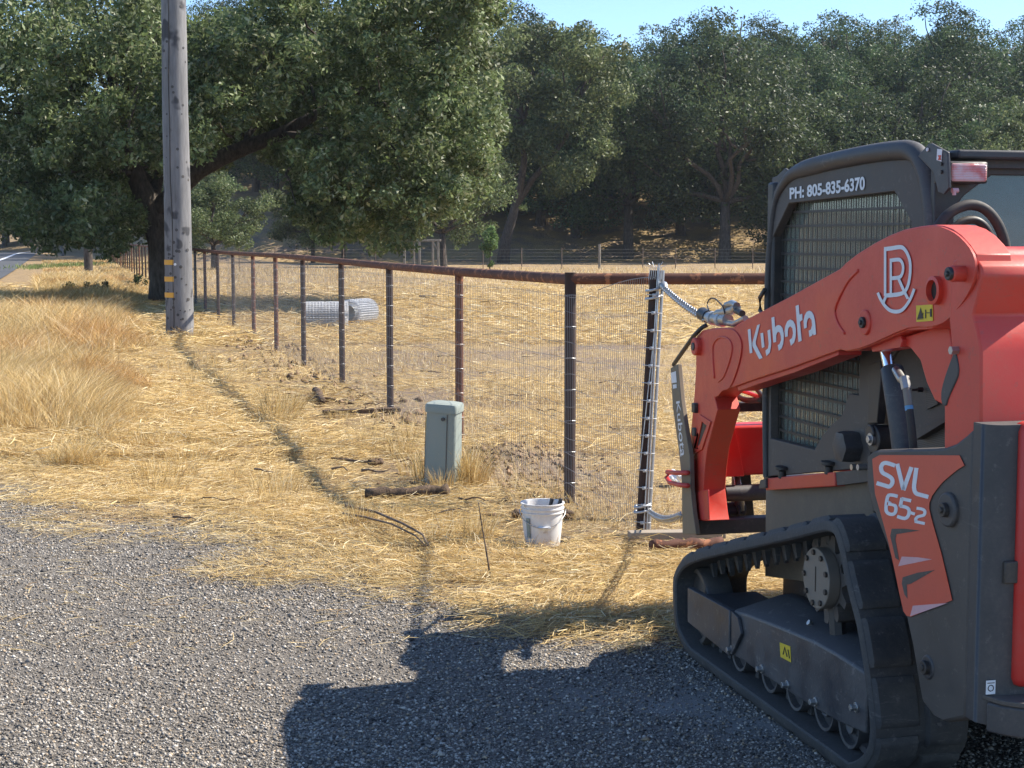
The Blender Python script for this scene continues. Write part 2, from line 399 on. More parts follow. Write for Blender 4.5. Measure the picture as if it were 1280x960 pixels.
def gravel(x, y):
    """1 on gravel, 0 on straw, ramped over about a metre"""
    e = np.interp(x, GX, GY); n = (vnoise(x, y, 1.1, 8) - .5) * 1.0 + (vnoise(x, y, 4, 9) - .5) * .45
    return np.clip(.5 + (e - y + n) / 1.9, 0, 1)
FD = (-.2724, .9622)                                        # fence direction from the corner post
PX0, PY0 = gnd(712, 632)
def dusty(x, y):
    """a pale patch of fines spilt on the gravel"""
    cx, cy = gnd(830, 880); e = ((x - cx) / .42) ** 2 + ((y - cy) / .42) ** 2; cx, cy = gnd(960, 905); e2 = ((x - cx) / .3) ** 2 + ((y - cy) / .35) ** 2
    return np.clip(np.maximum(np.exp(-e * 1.5), np.exp(-e2 * 1.5)) * (.3 + 1.1 * vnoise(x, y, 6, 71)), 0, 1)
def beyond(x, y):
    """1 in the field on the far side of the fence"""
    d = (x - PX0) * FD[1] - (y - PY0) * FD[0]
    return sstep(-.9, .3, d + (vnoise(x, y, .8, 11) - .5) * 1.2) * sstep(7.5, 9.5, y)

def ground():
    xs = np.unique(np.concatenate([np.linspace(-600, -60, 28), np.linspace(-60, -6, 70), np.linspace(-6, 5, 170), np.linspace(5, 60, 70), np.linspace(60, 600, 28)]))
    ys = np.unique(np.concatenate([np.linspace(-60, 3, 20), np.linspace(3, 16, 200), np.linspace(16, 60, 150), np.linspace(60, 260, 120), np.linspace(260, 1400, 40)]))
    X, Y = np.meshgrid(xs, ys); Z = gh(X, Y)
    nx, ny = len(xs), len(ys)
    me = bpy.data.meshes.new('ground')
    V = np.stack([X, Y, Z], -1).reshape(-1, 3).astype(np.float32)
    i = np.arange(ny - 1)[:, None] * nx + np.arange(nx - 1)[None]
    F = np.stack([i, i + 1, i + nx + 1, i + nx], -1).reshape(-1, 4).astype(np.int32)
    me.vertices.add(len(V)); me.vertices.foreach_set('co', V.ravel())
    me.loops.add(F.size); me.loops.foreach_set('vertex_index', F.ravel())
    me.polygons.add(len(F)); me.polygons.foreach_set('loop_start', np.arange(0, F.size, 4, dtype=np.int32)); me.polygons.foreach_set('loop_total', np.full(len(F), 4, dtype=np.int32))
    me.update(calc_edges=True)
    me.polygons.foreach_set('use_smooth', np.ones(len(F), dtype=bool))
    for nm, fn in (('gravel', gravel), ('field', beyond), ('dusty', dusty)):
        a = me.attributes.new(nm, 'FLOAT', 'POINT'); a.data.foreach_set('value', fn(X, Y).astype(np.float32).ravel())
    me.materials.append(M['ground'])
    o = bpy.data.objects.new('ground', me); COL.objects.link(o); tag(o, kind='structure')
ground()

def road():
    edge = [gnd(-60, 378), gnd(0, 350), gnd(30, 330), gnd(44, 318), gnd(47, 311)]
    edge = [Vector((e[0], e[1], 0)) for e in edge]
    edge.insert(0, Vector((-8.5, 20, 0))); edge.append(Vector((-150, 330, 0))); edge.append(Vector((-260, 380, 0)))
    # smooth
    P = []
    for i in range(len(edge) - 1):
        a = edge[max(i - 1, 0)]; b = edge[i]; c = edge[i + 1]; d = edge[min(i + 2, len(edge) - 1)]
        for k in range(8):
            t = k / 8; P.append(.5 * ((2 * b) + (-a + c) * t + (2 * a - 5 * b + 4 * c - d) * t * t + (-a + 3 * b - 3 * c + d) * t ** 3))
    N = []
    for i in range(len(P)):
        d = (P[min(i + 1, len(P) - 1)] - P[max(i - 1, 0)]).normalized(); N.append(Vector((-d.y, d.x, 0)))
    def strip(name, o0, o1, z, mat):
        vs = []; 
        for p, n in zip(P, N):
            for o in (o0, o1):
                q = p + n * o; vs.append((q.x, q.y, z))
        fs = [(2 * i, 2 * i + 1, 2 * i + 3, 2 * i + 2) for i in range(len(P) - 1)]
        m = MB(); m.add(vs, fs); ob = m.build(name, mat); tag(ob, kind='structure'); return ob
    strip('road', 0, 9, .045, M['asphalt'])
    strip('road_edge_line', 2.1, 2.45, .055, M['white'])
    strip('road_centre_line', 5.4, 5.55, .055, M['yellow'])
road()

# ------------------------------------------------------------------ ground cover
def straw_tint(n, dark=.0):
    base = np.array([[.62, .45, .19], [.74, .57, .29], [.46, .30, .11], [.82, .70, .45], [.32, .21, .11]])
    k = rng.choice(5, n, p=[.34, .26, .2, .12, .08]); c = base[k] * (.8 + .4 * rng.random((n, 1)))
    return np.clip(c * (1 - dark), 0, 1)
def litter(n, y0, y1, lmin, lmax, wid, pfun, zmax=.03, tilt=.18, name=None, power=1.5):
    u = rng.random(n); y = (y0 ** -power + u * (y1 ** -power - y0 ** -power)) ** (-1 / power)
    x = (rng.random(n) * 2 - 1) * (.345 * y + .3)
    keep = rng.random(n) < pfun(x, y); x = x[keep]; y = y[keep]; n = len(x)
    # stalks share a lie that drifts over the ground
    a = vnoise(x, y, .9, 21) * 2.2 - .9 + rng.normal(0, .55, n) + (rng.random(n) < .25) * rng.random(n) * 3
    L = lmin + (lmax - lmin) * rng.random(n) ** 1.6; W = wid * (.6 + .8 * rng.random(n)) * (.6 + y / y0 * .4)
    z = gh(x, y) + .003 + zmax * rng.random(n) ** 2; dz = rng.normal(0, tilt, n) * L * .5
    d = np.stack([np.cos(a), np.sin(a), dz / np.maximum(L, 1e-3)], -1); s = np.stack([-np.sin(a), np.cos(a), rng.normal(0, .5, n)], -1)
    c = np.stack([x, y, z + np.abs(dz) * .5], -1); bend = (s * (rng.normal(0, .12, n) * L)[:, None]); bend[:, 2] = np.abs(bend[:, 2]) * .5
    V = np.empty((n, 6, 3)); h = (L / 2)[:, None]; wv = s * (W / 2)[:, None]
    V[:, 0] = c - d * h - wv; V[:, 1] = c - d * h + wv; V[:, 2] = c + bend - wv; V[:, 3] = c + bend + wv
    V[:, 4] = c + d * h - wv * .4; V[:, 5] = c + d * h + wv * .4
    return V, straw_tint(n)
def p_litter(x, y):
    g = gravel(x, y); b = beyond(x, y)
    n = vnoise(x, y, 1.3, 31) * .6 + vnoise(x, y, 4.5, 32) * .4
    n = sstep(.30, .60, n * .7 + vnoise(x, y, .7, 35) * .3)
    p = (1 - g) ** 1.2 * (.16 + .95 * n) + .004
    patch = sstep(.47, .6, vnoise(x, y, .45, 33) * .6 + vnoise(x, y, 1.6, 34) * .4)
    p = p * (1 - b * (.66 + .30 * patch) * sstep(38, 22, y))
    dx = (x - MOUND[0]) / .55; dy = (y - MOUND[1]) / 1.2
    d = (x - PX0) * FD[1] - (y - PY0) * FD[0]; strip = np.exp(-((d + .55) / .8) ** 2) * sstep(9, 11, y) * sstep(30, 16, y)
    return p * (1 - .45 * np.exp(-(dx * dx + dy * dy))) * (1 - .75 * strip)
parts = [litter(520000, 6.3, 13, .03, .16, .0021, p_litter, .05, .28), litter(330000, 12, 26, .05, .24, .0040, p_litter, .08, .3),
         litter(90000, 25, 60, .15, .5, .011, p_litter, .1, .3)]
V = np.concatenate([p[0] for p in parts]); T = np.concatenate([p[1] for p in parts])
o = quad_mesh('straw_litter', V, T, M['straw'], nv=6, faces=[(0, 1, 3, 2), (2, 3, 5, 4)])
tag(o, 'cut golden straw lying over the verge and the field', 'straw', kind='stuff')

def blades(x, y, hgt, wid, lean, tint, curve=.5, dirx=None):
    """upright bent blades, 3 segments"""
    n = len(x); a = rng.random(n) * 2 * np.pi
    face = rng.random(n) * np.pi
    H = hgt; z = gh(x, y) - .01; ld = np.stack([np.cos(a), np.sin(a)], -1) * (lean * H)[:, None]
    if dirx is not None: ld = ld + dirx * H[:, None]
    wv = np.stack([np.cos(face), np.sin(face), np.zeros(n)], -1) * (wid / 2)[:, None]
    V = np.empty((n, 7, 3))
    for i, (t, ws) in enumerate(((0, 1), (.45, .85), (.8, .6))):
        c = np.stack([x + ld[:, 0] * t ** 1.8, y + ld[:, 1] * t ** 1.8, z + H * (t - .25 * curve * t * t)], -1)
        V[:, 2 * i] = c - wv * ws; V[:, 2 * i + 1] = c + wv * ws
    V[:, 6] = np.stack([x + ld[:, 0], y + ld[:, 1], z + H * (1 - .25 * curve)], -1)
    return V, tint
BF = [(0, 1, 3, 2), (2, 3, 5, 4), (4, 5, 6, 6)]
def blade_mesh(name, parts):
    V = np.concatenate([p[0] for p in parts]); T = np.concatenate([p[1] for p in parts]); n = len(V)
    V2 = np.empty((n, 8, 3)); V2[:, :7] = V; V2[:, 7] = V[:, 6] + (V[:, 5] - V[:, 4]) * .15; V2[:, 6] -= 0
    return quad_mesh(name, V2, T, M['straw'], nv=8, faces=[(0, 1, 3, 2), (2, 3, 5, 4), (4, 5, 7, 6)])
bl = []
def tuft(cx, cy, n, r, h, wid, tintmul=(1, 1, 1), lean=.35):
    a = rng.random(n) * 6.283; q = r * np.sqrt(rng.random(n)); x = cx + q * np.cos(a); y = cy + q * np.sin(a)
    hh = h * (.45 + .65 * rng.random(n)); t = straw_tint(n) * np.array(tintmul)
    ld = np.stack([np.cos(a), np.sin(a)], -1) * (q / r * lean)[:, None] + np.array([.10, -.03])
    bl.append(blades(x, y, hh, wid * (.6 + .8 * rng.random(n)), np.full(n, .22), t, .6, ld))
# tall feathery grass along the left
def tall_zone(n, y0, y1, q0, q1, h0, h1, wid, dens=.5):
    y = y0 + (y1 - y0) * rng.random(n) ** 1.2; q = q0 + (q1 - q0) * rng.random(n); x = q * y
    m = vnoise(x, y, .5, 41) * .45 + vnoise(x, y, 1.6, 42) * .35 + vnoise(x, y, 5, 44) * .2
    keep = (m > dens) & (gravel(x, y) < .15) ; x, y, m = x[keep], y[keep], m[keep]; n = len(x)
    edge = sstep(q1, q1 - .04, x / y)
    h = (h0 + (h1 - h0) * rng.random(n) ** 1.5) * (.3 + .7 * edge) * (.05 + 1.75 * np.clip(m - .12, 0, 1))
    t = straw_tint(n); rust = sstep(.5, .75, vnoise(x, y, .5, 43))[:, None] * np.array([-.02, -.06, -.04]); t = np.clip(t + rust, .05, 1)
    fa = vnoise(x, y, .8, 45) * 9; fl = .10 + .35 * vnoise(x, y, 2.2, 46)
    bl.append(blades(x, y, h, wid * (.5 + rng.random(n)) * (y / y0) ** .7, .25 + .6 * rng.random(n), t * (.7 + .6 * rng.random((n, 1))), .9, np.stack([np.cos(fa) * fl + .1, np.sin(fa) * fl], -1)))
tall_zone(70000, 11.5, 20, -.36, -.238, .18, .62, .0030, .40)
tall_zone(90000, 18, 32, -.36, -.232, .25, .85, .005, .38)
tall_zone(60000, 32, 46, -.36, -.225, .2, .55, .009, .33)
tall_zone(60000, 66, 130, -.30, -.215, .12, .3, .02, .2)
tall_zone(60000, 46, 66, -.305, -.222, .25, .6, .015, .30)
# shorter tufts through the verge
for i in range(420):
    y = 8.2 + 26 * random.random() ** 1.3; q = random.uniform(-.34, .02); x = q * y
    if gravel(x, y) > .2 or beyond(x, y) > .4: continue
    if random.random() < .35: continue
    tuft(x, y, int(60 + 90 * random.random()), random.uniform(.06, .22), random.uniform(.07, .24), .003 * (y / 10) ** .6)
for (u, v, n, h, r) in ((590, 612, 260, .32, .10), (575, 608, 200, .28, .10), (535, 607, 180, .30, .10), (520, 600, 140, .24, .12), (560, 618, 160, .2, .12), (352, 520, 300, .34, .2), (340, 530, 200, .25, .2),
                        (190, 560, 160, .2, .2), (240, 580, 160, .2, .2), (205, 600, 200, .2, .22), (215, 560, 140, .2, .2), (300, 545, 150, .18, .2), (195, 618, 200, .18, .2), (240, 426, 160, .3, .25), (215, 430, 160, .28, .25)):
    gx, gy = gnd(u, v); tuft(gx, gy, n, r, h, .003 * (gy / 9) ** .6, (.92, .88, .8), .5)
# stubble standing in the field
n = 130000
y = 9 * (90 / 9) ** rng.random(n); x = (rng.random(n) * 2 - 1) * .34 * y
k = (beyond(x, y) > .6) & (rng.random(n) < .25 + .75 * sstep(.45, .6, vnoise(x, y, .3, 51)) + .4 * sstep(24, 34, y)); x, y = x[k], y[k]; n = len(x)
bl.append(blades(x, y, (.04 + .13 * rng.random(n)) * (.7 + y / 60), .003 * (y / 9) ** .8 * (.6 + .8 * rng.random(n)), np.full(n, .5), straw_tint(n) * np.array([1.05, 1.05, 1.1]), .4))
o = blade_mesh('dry_grass', bl)
tag(o, 'tall and short dry golden grass standing along the verge and in the field', 'dry grass', kind='stuff')
# small green weeds by the road
bl = []
gx, gy = gnd(88, 333); n = 1500
x = gx + rng.normal(0, .9, n); y = gy + rng.normal(0, 5, n); t = np.array([.17, .22, .07]) * (.6 + .8 * rng.random((n, 1)))
bl.append(blades(x, y, .12 + .2 * rng.random(n), np.full(n, .05), np.full(n, .4), t))
tag(blade_mesh('green_weeds', bl), 'low green weeds growing beside the road bend', 'weeds', kind='stuff')

# gravel stones
def stones():
    n = 230000
    y = 4.4 * (10.5 / 4.4) ** (rng.random(n) ** .95); x = (rng.random(n) * 2 - 1) * (.345 * y + .15)
    k = rng.random(n) < (gravel(x, y) ** .7 * .97 + .012) * (.45 + .75 * vnoise(x, y, 2.5, 61)); x, y = x[k], y[k]; n = len(x)
    r = (.0026 + .0052 * rng.random(n) ** 2.4) * (.8 + .05 * y); r[rng.random(n) < .006] *= 1.9;
    k = rng.random(n) > .8 * dusty(x, y); x, y, r = x[k], y[k], r[k]; n = len(x)
    base = np.array([(1, 0, 0), (0, 1, 0), (-1, 0, 0), (0, -1, 0), (0, 0, 1), (0, 0, -1)], float)
    V = base[None] * (r[:, None, None] * (.65 + .7 * rng.random((n, 6, 1)))) + rng.normal(0, .22, (n, 6, 3)) * r[:, None, None]
    V[:, :, 2] *= .7
    a = rng.random(n) * 6.28; c, s = np.cos(a), np.sin(a); vx = V[:, :, 0] * c[:, None] - V[:, :, 1] * s[:, None]; vy = V[:, :, 0] * s[:, None] + V[:, :, 1] * c[:, None]
    V[:, :, 0] = vx + x[:, None]; V[:, :, 1] = vy + y[:, None]; V[:, :, 2] += (gh(x, y) + r * .3)[:, None]
    base = np.array([[.17, .152, .130], [.28, .250, .212], [.42, .38, .325], [.065, .060, .055], [.50, .46, .40], [.38, .29, .195]])
    t = base[rng.choice(6, n, p=[.26, .28, .2, .12, .06, .08])] * (.7 + .6 * rng.random((n, 1)))
    o = quad_mesh('gravel', V, t, M['stone'], nv=6, faces=[(0, 1, 4), (1, 2, 4), (2, 3, 4), (3, 0, 4), (1, 0, 5), (2, 1, 5), (3, 2, 5), (0, 3, 5)])
    tag(o, 'loose dark grey gravel in the foreground', 'gravel', kind='stuff')
stones()

# clods of dug soil and brown debris along the fence line
def clods():
    n = 3000; k0 = rng.random(n)
    x = np.where(k0 < .45, MOUND[0] + rng.normal(0, .38, n), 0); y = np.where(k0 < .45, MOUND[1] + rng.normal(0, 1.1, n), 0)
    tl = rng.random(n) * 22; side = rng.normal(-.15, .35, n)
    m = k0 >= .45; x[m] = PX0 + FD[0] * tl[m] + side[m]; y[m] = PY0 + FD[1] * tl[m]
    r = .005 + .024 * rng.random(n) ** 5 * (1 + (y > 14))
    base = np.array([(1, 0, 0), (0, 1, 0), (-1, 0, 0), (0, -1, 0), (0, 0, 1), (0, 0, -1)], float)
    V = base[None] * (r[:, None, None] * (.6 + .8 * rng.random((n, 6, 1)))) + rng.normal(0, .25, (n, 6, 3)) * r[:, None, None]
    V[:, :, 0] += x[:, None]; V[:, :, 1] += y[:, None]; V[:, :, 2] += (gh(x, y) + r * .3)[:, None]
    t = np.array([[.19, .125, .075]]) * (.5 + 1.1 * rng.random((n, 1)))
    o = quad_mesh('dirt_clods', V, t, M['stone'], nv=6, faces=[(0, 1, 4), (1, 2, 4), (2, 3, 4), (3, 0, 4), (1, 0, 5), (2, 1, 5), (3, 2, 5), (0, 3, 5)])
    tag(o, 'brown clods of dug soil along the fence line', 'soil', kind='stuff')
clods()

# ------------------------------------------------------------------ trees
def leaf_cloud(C, Rr, per, size, seed, flat=.85, greens=None, out=.55):
    """leaves round clump centres C (k,3) of radius Rr (k,)"""
    g = np.random.default_rng(seed); k = len(C)
    cnt = np.maximum((per * (Rr / Rr.mean()) ** 1.7).astype(int), 10); idx = np.repeat(np.arange(k), cnt); n = len(idx)
    d = g.normal(0, 1, (n, 3)); d /= np.linalg.norm(d, axis=1, keepdims=True)
    # each clump is itself lumpy: pull leaves towards a few sprays
    sp = g.normal(0, 1, (k, 9, 3)); sp /= np.linalg.norm(sp, axis=2, keepdims=True)
    pick = sp[idx, g.integers(0, 9, n)]; d = d * .55 + pick * .75; d /= np.linalg.norm(d, axis=1, keepdims=True)
    rad = Rr[idx] * (.35 + .75 * g.random(n) ** .5); P = C[idx] + d * rad[:, None] * np.array([1, 1, flat])
    nrm = d * out + g.normal(0, .6, (n, 3)) + np.array([0, 0, .25]); nrm /= np.linalg.norm(nrm, axis=1, keepdims=True)
    t = g.normal(0, 1, (n, 3)); t -= (t * nrm).sum(1, keepdims=True) * nrm; t /= np.linalg.norm(t, axis=1, keepdims=True); b = np.cross(nrm, t)
    s = size * (.6 + .8 * g.random(n)); a = s[:, None] * t; c = (s * .42)[:, None] * b
    V = np.stack([P - a * .5, P + c * .5 + a * .05, P + a * .5, P - c * .5 + a * .05], 1)
    if greens is None: greens = [[.050, .082, .026], [.070, .105, .036], [.036, .060, .022], [.105, .130, .055]]
    gr = np.array(greens); ct = .6 + .8 * g.random(k)
    T = gr[g.choice(4, n, p=[.36, .28, .24, .12])] * ct[idx][:, None] * (.8 + .4 * g.random((n, 1)))
    return V, T
def limb(mb, p0, p1, r0, r1, sag=.0, seg=5, wob=.08, rnd=random):
    p0, p1 = Vector(p0), Vector(p1); L = (p1 - p0).length; pts = []; rs = []
    for i in range(seg + 1):
        t = i / seg; p = p0.lerp(p1, t) + Vector((rnd.uniform(-1, 1), rnd.uniform(-1, 1), rnd.uniform(-.6, .6))) * wob * L * math.sin(math.pi * t)
        p.z -= sag * L * math.sin(math.pi * t); pts.append(p); rs.append(r0 + (r1 - r0) * t)
    mb.tube(pts, rs, 8); return pts

# --- the roadside oak
def big_oak():
    Y0 = 42.5
    bx, by = gnd(207, 378)
    root = empty('oak_tree', (bx, by, 0))
    tag(root, 'large spreading green oak with a long low limb, just behind the grey utility pole', 'tree')
    off = Vector((bx, by, 0))
    P = lambda u, v, dy=0: at_y(u, v, Y0 + dy) - off
    cl = [(20, 30, 70), (60, 75, 80), (110, 40, 75), (25, 115, 80), (85, 130, 70), (40, 185, 75), (100, 190, 65), (60, 240, 62), (20, 245, 60), (120, 245, 50), (150, 90, 65), (165, 40, 60), (165, 150, 50), (95, 275, 34), (130, 285, 26), (45, 280, 30), (175, 265, 30),
          (-40, 60, 90), (-50, 160, 90), (-40, 240, 60), (-120, 120, 90), (100, -40, 80), (20, -40, 80), (178, 5, 32), (345, -20, 36), 
          (256, 62, 30), (275, 92, 42), (250, 130, 45), (300, 60, 45), (300, 130, 50), (260, 175, 32), (340, 90, 50), (330, 40, 45), (385, 35, 50), (380, 95, 55), (350, 140, 45), (400, 150, 55), (440, 60, 55), (450, 120, 58), (470, 20, 55), (500, 80, 60), (520, 30, 55), (545, 100, 55), (565, 50, 50), (590, 90, 36), (590, 30, 34), (600, 5, 30), (585, 150, 42), (600, 165, 28), (540, 160, 55), (560, 205, 50), (590, 215, 26), (490, 170, 60), (440, 190, 55), (500, 225, 55), (450, 240, 45), (420, 262, 38), (460, 280, 28), (500, 268, 34), (540, 250, 36), (565, 245, 24), (400, 215, 45), (385, 250, 24), (405, 285, 16), (435, 292, 16), (360, 180, 30),
          (560, -10, 50), (500, -40, 70), (420, -50, 80), (580, -50, 45), (235, 205, 22), (215, 60, 40), (215, 130, 45), (150, 205, 40), (190, 205, 28)]
    rnd = random.Random(3); C = []; R = []
    path = [(170, 215), (188, 262), (203, 320), (205, 350), (188, 262), (222, 238), (247, 214), (275, 198), (305, 185), (350, 168), (385, 150)]
    def near(u, v, r):
        for (a, c), (e, f) in zip(path[:-1], path[1:]):
            t = max(0, min(1, ((u - a) * (e - a) + (v - c) * (f - c)) / max((e - a) ** 2 + (f - c) ** 2, 1))); 
            if math.hypot(u - a - t * (e - a), v - c - t * (f - c)) < r: return True
        return False
    for (u, v, r) in cl:
        for dy in ((rnd.uniform(-4.5, 0), rnd.uniform(1, 5)) if r > 30 else (rnd.uniform(-3, 3),)):
            if dy < 1 and near(u, v, 16 + r * .8): dy = rnd.uniform(2.2, 5)
            p = P(u + rnd.uniform(-6, 6), v + rnd.uniform(-6, 6), dy); C.append(p[:]); R.append(r / FPX * (Y0 + dy) * .80)
    # small sprays that break the outline
    for _ in range(1500):
        u, v, r = rnd.choice(cl)
        if r < 20: continue
        a = rnd.uniform(0, 6.28); q = r * rnd.uniform(.35, 1.08); u1 = u + math.cos(a) * q; v1 = v + math.sin(a) * q * .95
        if 225 < u1 < 355 and v1 > 205: continue
        p = P(u1, v1, rnd.uniform(2, 4) if near(u1, v1, 20) else rnd.uniform(-6, 3)); C.append(p[:]); R.append(rnd.uniform(.2, .48))
    C = np.array(C); R = np.array(R)
    V, T = leaf_cloud(C, R, 150, .15, 5, .85, [[.105, .145, .056], [.155, .195, .085], [.066, .098, .040], [.26, .28, .17]])
    quad_mesh('crown', V, T, M['leaf'], root)
    mb = MB(); rr = random.Random(9)
    base = Vector((0, 0, -.1)); f1 = P(200, 300); f2 = P(188, 262); f3 = P(168, 215)
    mb.tube([base, P(205, 350), P(203, 320), f1, f2, f3, P(150, 160), P(140, 90, -1)], [.50, .40, .37, .35, .33, .25, .18, .09], 12)
    lim = [P(190, 268), P(222, 238), P(247, 214), P(275, 198), P(305, 185), P(350, 168), P(400, 140), P(450, 110), P(480, 80)]
    mb.tube(lim, [.27, .25, .235, .225, .21, .18, .14, .1, .06], 10)
    for (a, b, r) in ((lim[5], P(470, 175, -2), .1), (lim[6], P(470, 70, 1), .1), (P(470, 130), P(555, 150, -1), .09), (lim[4], P(330, 90, 2), .1), (f3, P(90, 130, -2), .16), (f3, P(90, 215, -3), .1), (P(150, 160), P(60, 60, 2), .12), (P(120, 190), P(40, 210, 1), .08), (f2, P(215, 120, 3), .18), (P(215, 120, 3), P(260, 30, 2), .1), (f2, P(180, 120, 4), .16), (P(540, 150, -1), P(580, 200, -2), .05), (P(480, 175, -2), P(450, 250, -2), .05)):
        limb(mb, a, b, r, r * .35, 0, 6, .05, rr)
    for i in rr.sample(range(150), 90):                       # twigs out to the clumps
        c = Vector(C[i]); j = min(range(len(lim)), key=lambda q: (lim[q] - c).length); s0 = lim[j] if c.x > 1 else (f3 if c.z < 5 else P(150, 160))
        if (s0 - c).length < 5.5: limb(mb, s0.lerp(c, .3), c, .045, .012, 0, 5, .09, rr)
    for (u0, v0, u1, v1) in ((160, 160, 190, 30), (165, 120, 205, 20), (80, 60, 85, 110), (470, 70, 475, 115), (330, 60, 320, 95)):
        limb(mb, P(u0, v0, -4.5), P(u1, v1, -4.5), .03, .01, 0, 5, .06, rr)
    mb.build('trunk', M['bark'], root, smooth=True)
big_oak()

# --- background oaks: a few shapes, copied
def proto_tree(seed, H, Wd, lean=0, clump=30, leaves=520, greens=None, leaf=.34, low=.15):
    g = random.Random(seed); C = []; R = []
    nl = 7
    heads = [(Vector((0, 0, H * .62)), H * .30)]
    for i in range(nl):
        a = i / nl * 6.28 + g.uniform(-.3, .3); rr = Wd * .5 * g.uniform(.55, .85)
        heads.append((Vector((math.cos(a) * rr + lean * H * .4, math.sin(a) * rr, H * g.uniform(.30, .76))), H * g.uniform(.15, .24)))
    heads.append((Vector((lean * H * .5 + g.uniform(-1, 1), 0, H * .86)), H * .15))
    for (c, r) in heads:
        for _ in range(clump // 3 + 4):
            d = Vector((g.gauss(0, 1), g.gauss(0, 1), g.gauss(0, .9))).normalized(); q = c + d * r * g.uniform(.55, 1.08)
            q.z = max(q.z, H * low * g.uniform(.7, 1.5)); C.append(q[:]); R.append(g.uniform(.06, .115) * H)
    for _ in range(26):                                           # outer sprays
        c, r = g.choice(heads); d = Vector((g.gauss(0, 1), g.gauss(0, 1), g.gauss(.2, .9))).normalized(); q = c + d * r * g.uniform(1.1, 1.35)
        C.append(q[:]); R.append(g.uniform(.025, .045) * H)
    V, T = leaf_cloud(np.array(C), np.array(R), leaves // 3, leaf, seed, .8, greens)
    cr = quad_mesh('crown', V, T, M['leaf'])
    mb = MB(); fork = Vector((lean * H * .12, 0, H * .26))
    mb.tube([(0, 0, -1.2), (0, 0, 0), (lean * H * .05, 0, H * .12), fork], [H * .036, H * .03, H * .024, H * .021], 9)
    for (c, r) in heads: 
        limb(mb, fork, c, H * .014, H * .004, 0, 6, .07, g)
        for _ in range(3): limb(mb, fork.lerp(c, .6), c + Vector((g.uniform(-1, 1), g.uniform(-1, 1), g.uniform(-.5, 1))) * r, H * .006, H * .002, 0, 4, .08, g)
    tr = mb.build('trunk', M['bark'], smooth=True)
    return cr, tr
GD = [[.060, .095, .038], [.085, .120, .048], [.040, .066, .028], [.120, .150, .068]]
GL = [[.085, .120, .046], [.115, .150, .060], [.060, .090, .036], [.16, .185, .085]]
protos = [proto_tree(11, 18, 15, 0, greens=GD), proto_tree(12, 17, 14, .1, greens=GD), proto_tree(13, 15, 15, -.1, greens=GL), proto_tree(14, 19, 13, .05, greens=GD), proto_tree(15, 13, 13, 0, greens=GL, low=.05)]
used = set()
def plant(k, x, y, s, rz, label, group=None, name='oak_tree', sx=1.0):
    r = empty(name, (x, y, float(gh(x, y)))); r.scale = (s * sx, s * sx, s); r.rotation_euler.z = rz
    tag(r, label, 'tree', group)
    for m in protos[k]:
        if k in used: c = m.copy(); COL.objects.link(c)
        else: c = m
        c.parent = r
    used.add(k); return r
rt = random.Random(21)
def px(u, y): return (u - 640) / FPX * y
# front row at the foot of the slope, by trunk pixel
front = [(905, 119, 0, .98, 'dark oak with a stout forked trunk standing out at the far field edge', None),
         (785, 124, 3, .84, 'oak at the slope foot, its dark trunk left of the stout forked one', None)]
for (u, y, k, s, lab, g) in front: plant(k, px(u, y), y, s, rt.uniform(0, 6), lab, g)
LF = 'dark oak in the front row of trees along the foot of the wooded slope'; GF = 'oaks along the foot of the slope'
for (u, y, s) in ((560, 130, .78), (675, 132, .76), (720, 129, .72), (850, 130, .76), (990, 122, .72), (1060, 122, .70), (1130, 124, .76), (1215, 121, .68), (1290, 124, .76), (490, 132, .8), (415, 135, .85), (345, 138, .8), (1370, 124, .9)):
    plant(rt.choice((0, 1, 2, 3)), px(u, y), y, s, rt.uniform(0, 6), LF, GF, sx=1.2)
LM = 'oak half way up the wooded slope behind the front row'; GM = 'oaks half way up the slope'
for yy, us, s0 in ((139, range(330, 1420, 62), .66), (150, range(300, 1420, 68), .74), (163, range(320, 1420, 72), .72)):
    for u in us: plant(rt.choice((0, 1, 2, 3, 4)), px(u + rt.uniform(-18, 18), yy), yy + rt.uniform(-3, 3), s0 * rt.uniform(.85, 1.12), rt.uniform(0, 6), LM, GM, sx=1.15)
LT = 'oak on the skyline at the top of the wooded slope'; GT = 'oaks on the skyline'
for i, (u, s) in enumerate(((330, .9), (400, .9), (480, .8), (560, .7), (640, .62), (705, .60), (770, .62), (830, .75), (890, .88), (950, .78), (1010, .66), (1060, .84), (1110, .84), (1160, .72), (1210, .70), (1265, .84), (1330, .85), (1400, .9))):
    y = 178 + rt.uniform(-5, 8); plant(rt.choice((0, 1, 3, 2)), px(u, y), y, s * .9, rt.uniform(0, 6), LT, GT, sx=1.15)
for u, y, s in ((-60, 235, .9), (-25, 255, .9), (8, 290, 1.1), (40, 300, 1.1), (70, 270, .9), (100, 255, .8), (135, 250, .8), (170, 215, .8)): plant(4, px(u, y), y, s, rt.uniform(0, 6), 'dark tree far off beyond the bend of the road', 'trees beyond the road bend', name='tree', sx=1.3)
for (u, y, s) in ((30, 250, .8), (-20, 235, .9), (75, 245, .9), (120, 240, .9), (165, 230, .8), (205, 225, .8), (240, 190, .8), (285, 175, .85), (-70, 240, 1), (10, 300, 1.4), (60, 310, 1.4), (110, 300, 1.4), (160, 300, 1.4), (210, 290, 1.4), (-40, 300, 1.4)):
    plant(rt.choice((0, 1, 2, 3)), px(u, y), y, s, rt.uniform(0, 6), 'dark tree far off beyond the bend of the road', 'trees beyond the road bend', name='tree')
plant(4, px(268, 92), 92, .42, 2.6, 'small pale green bushy tree beyond the fence, seen under the long oak limb', name='bushy_tree', sx=1.1)
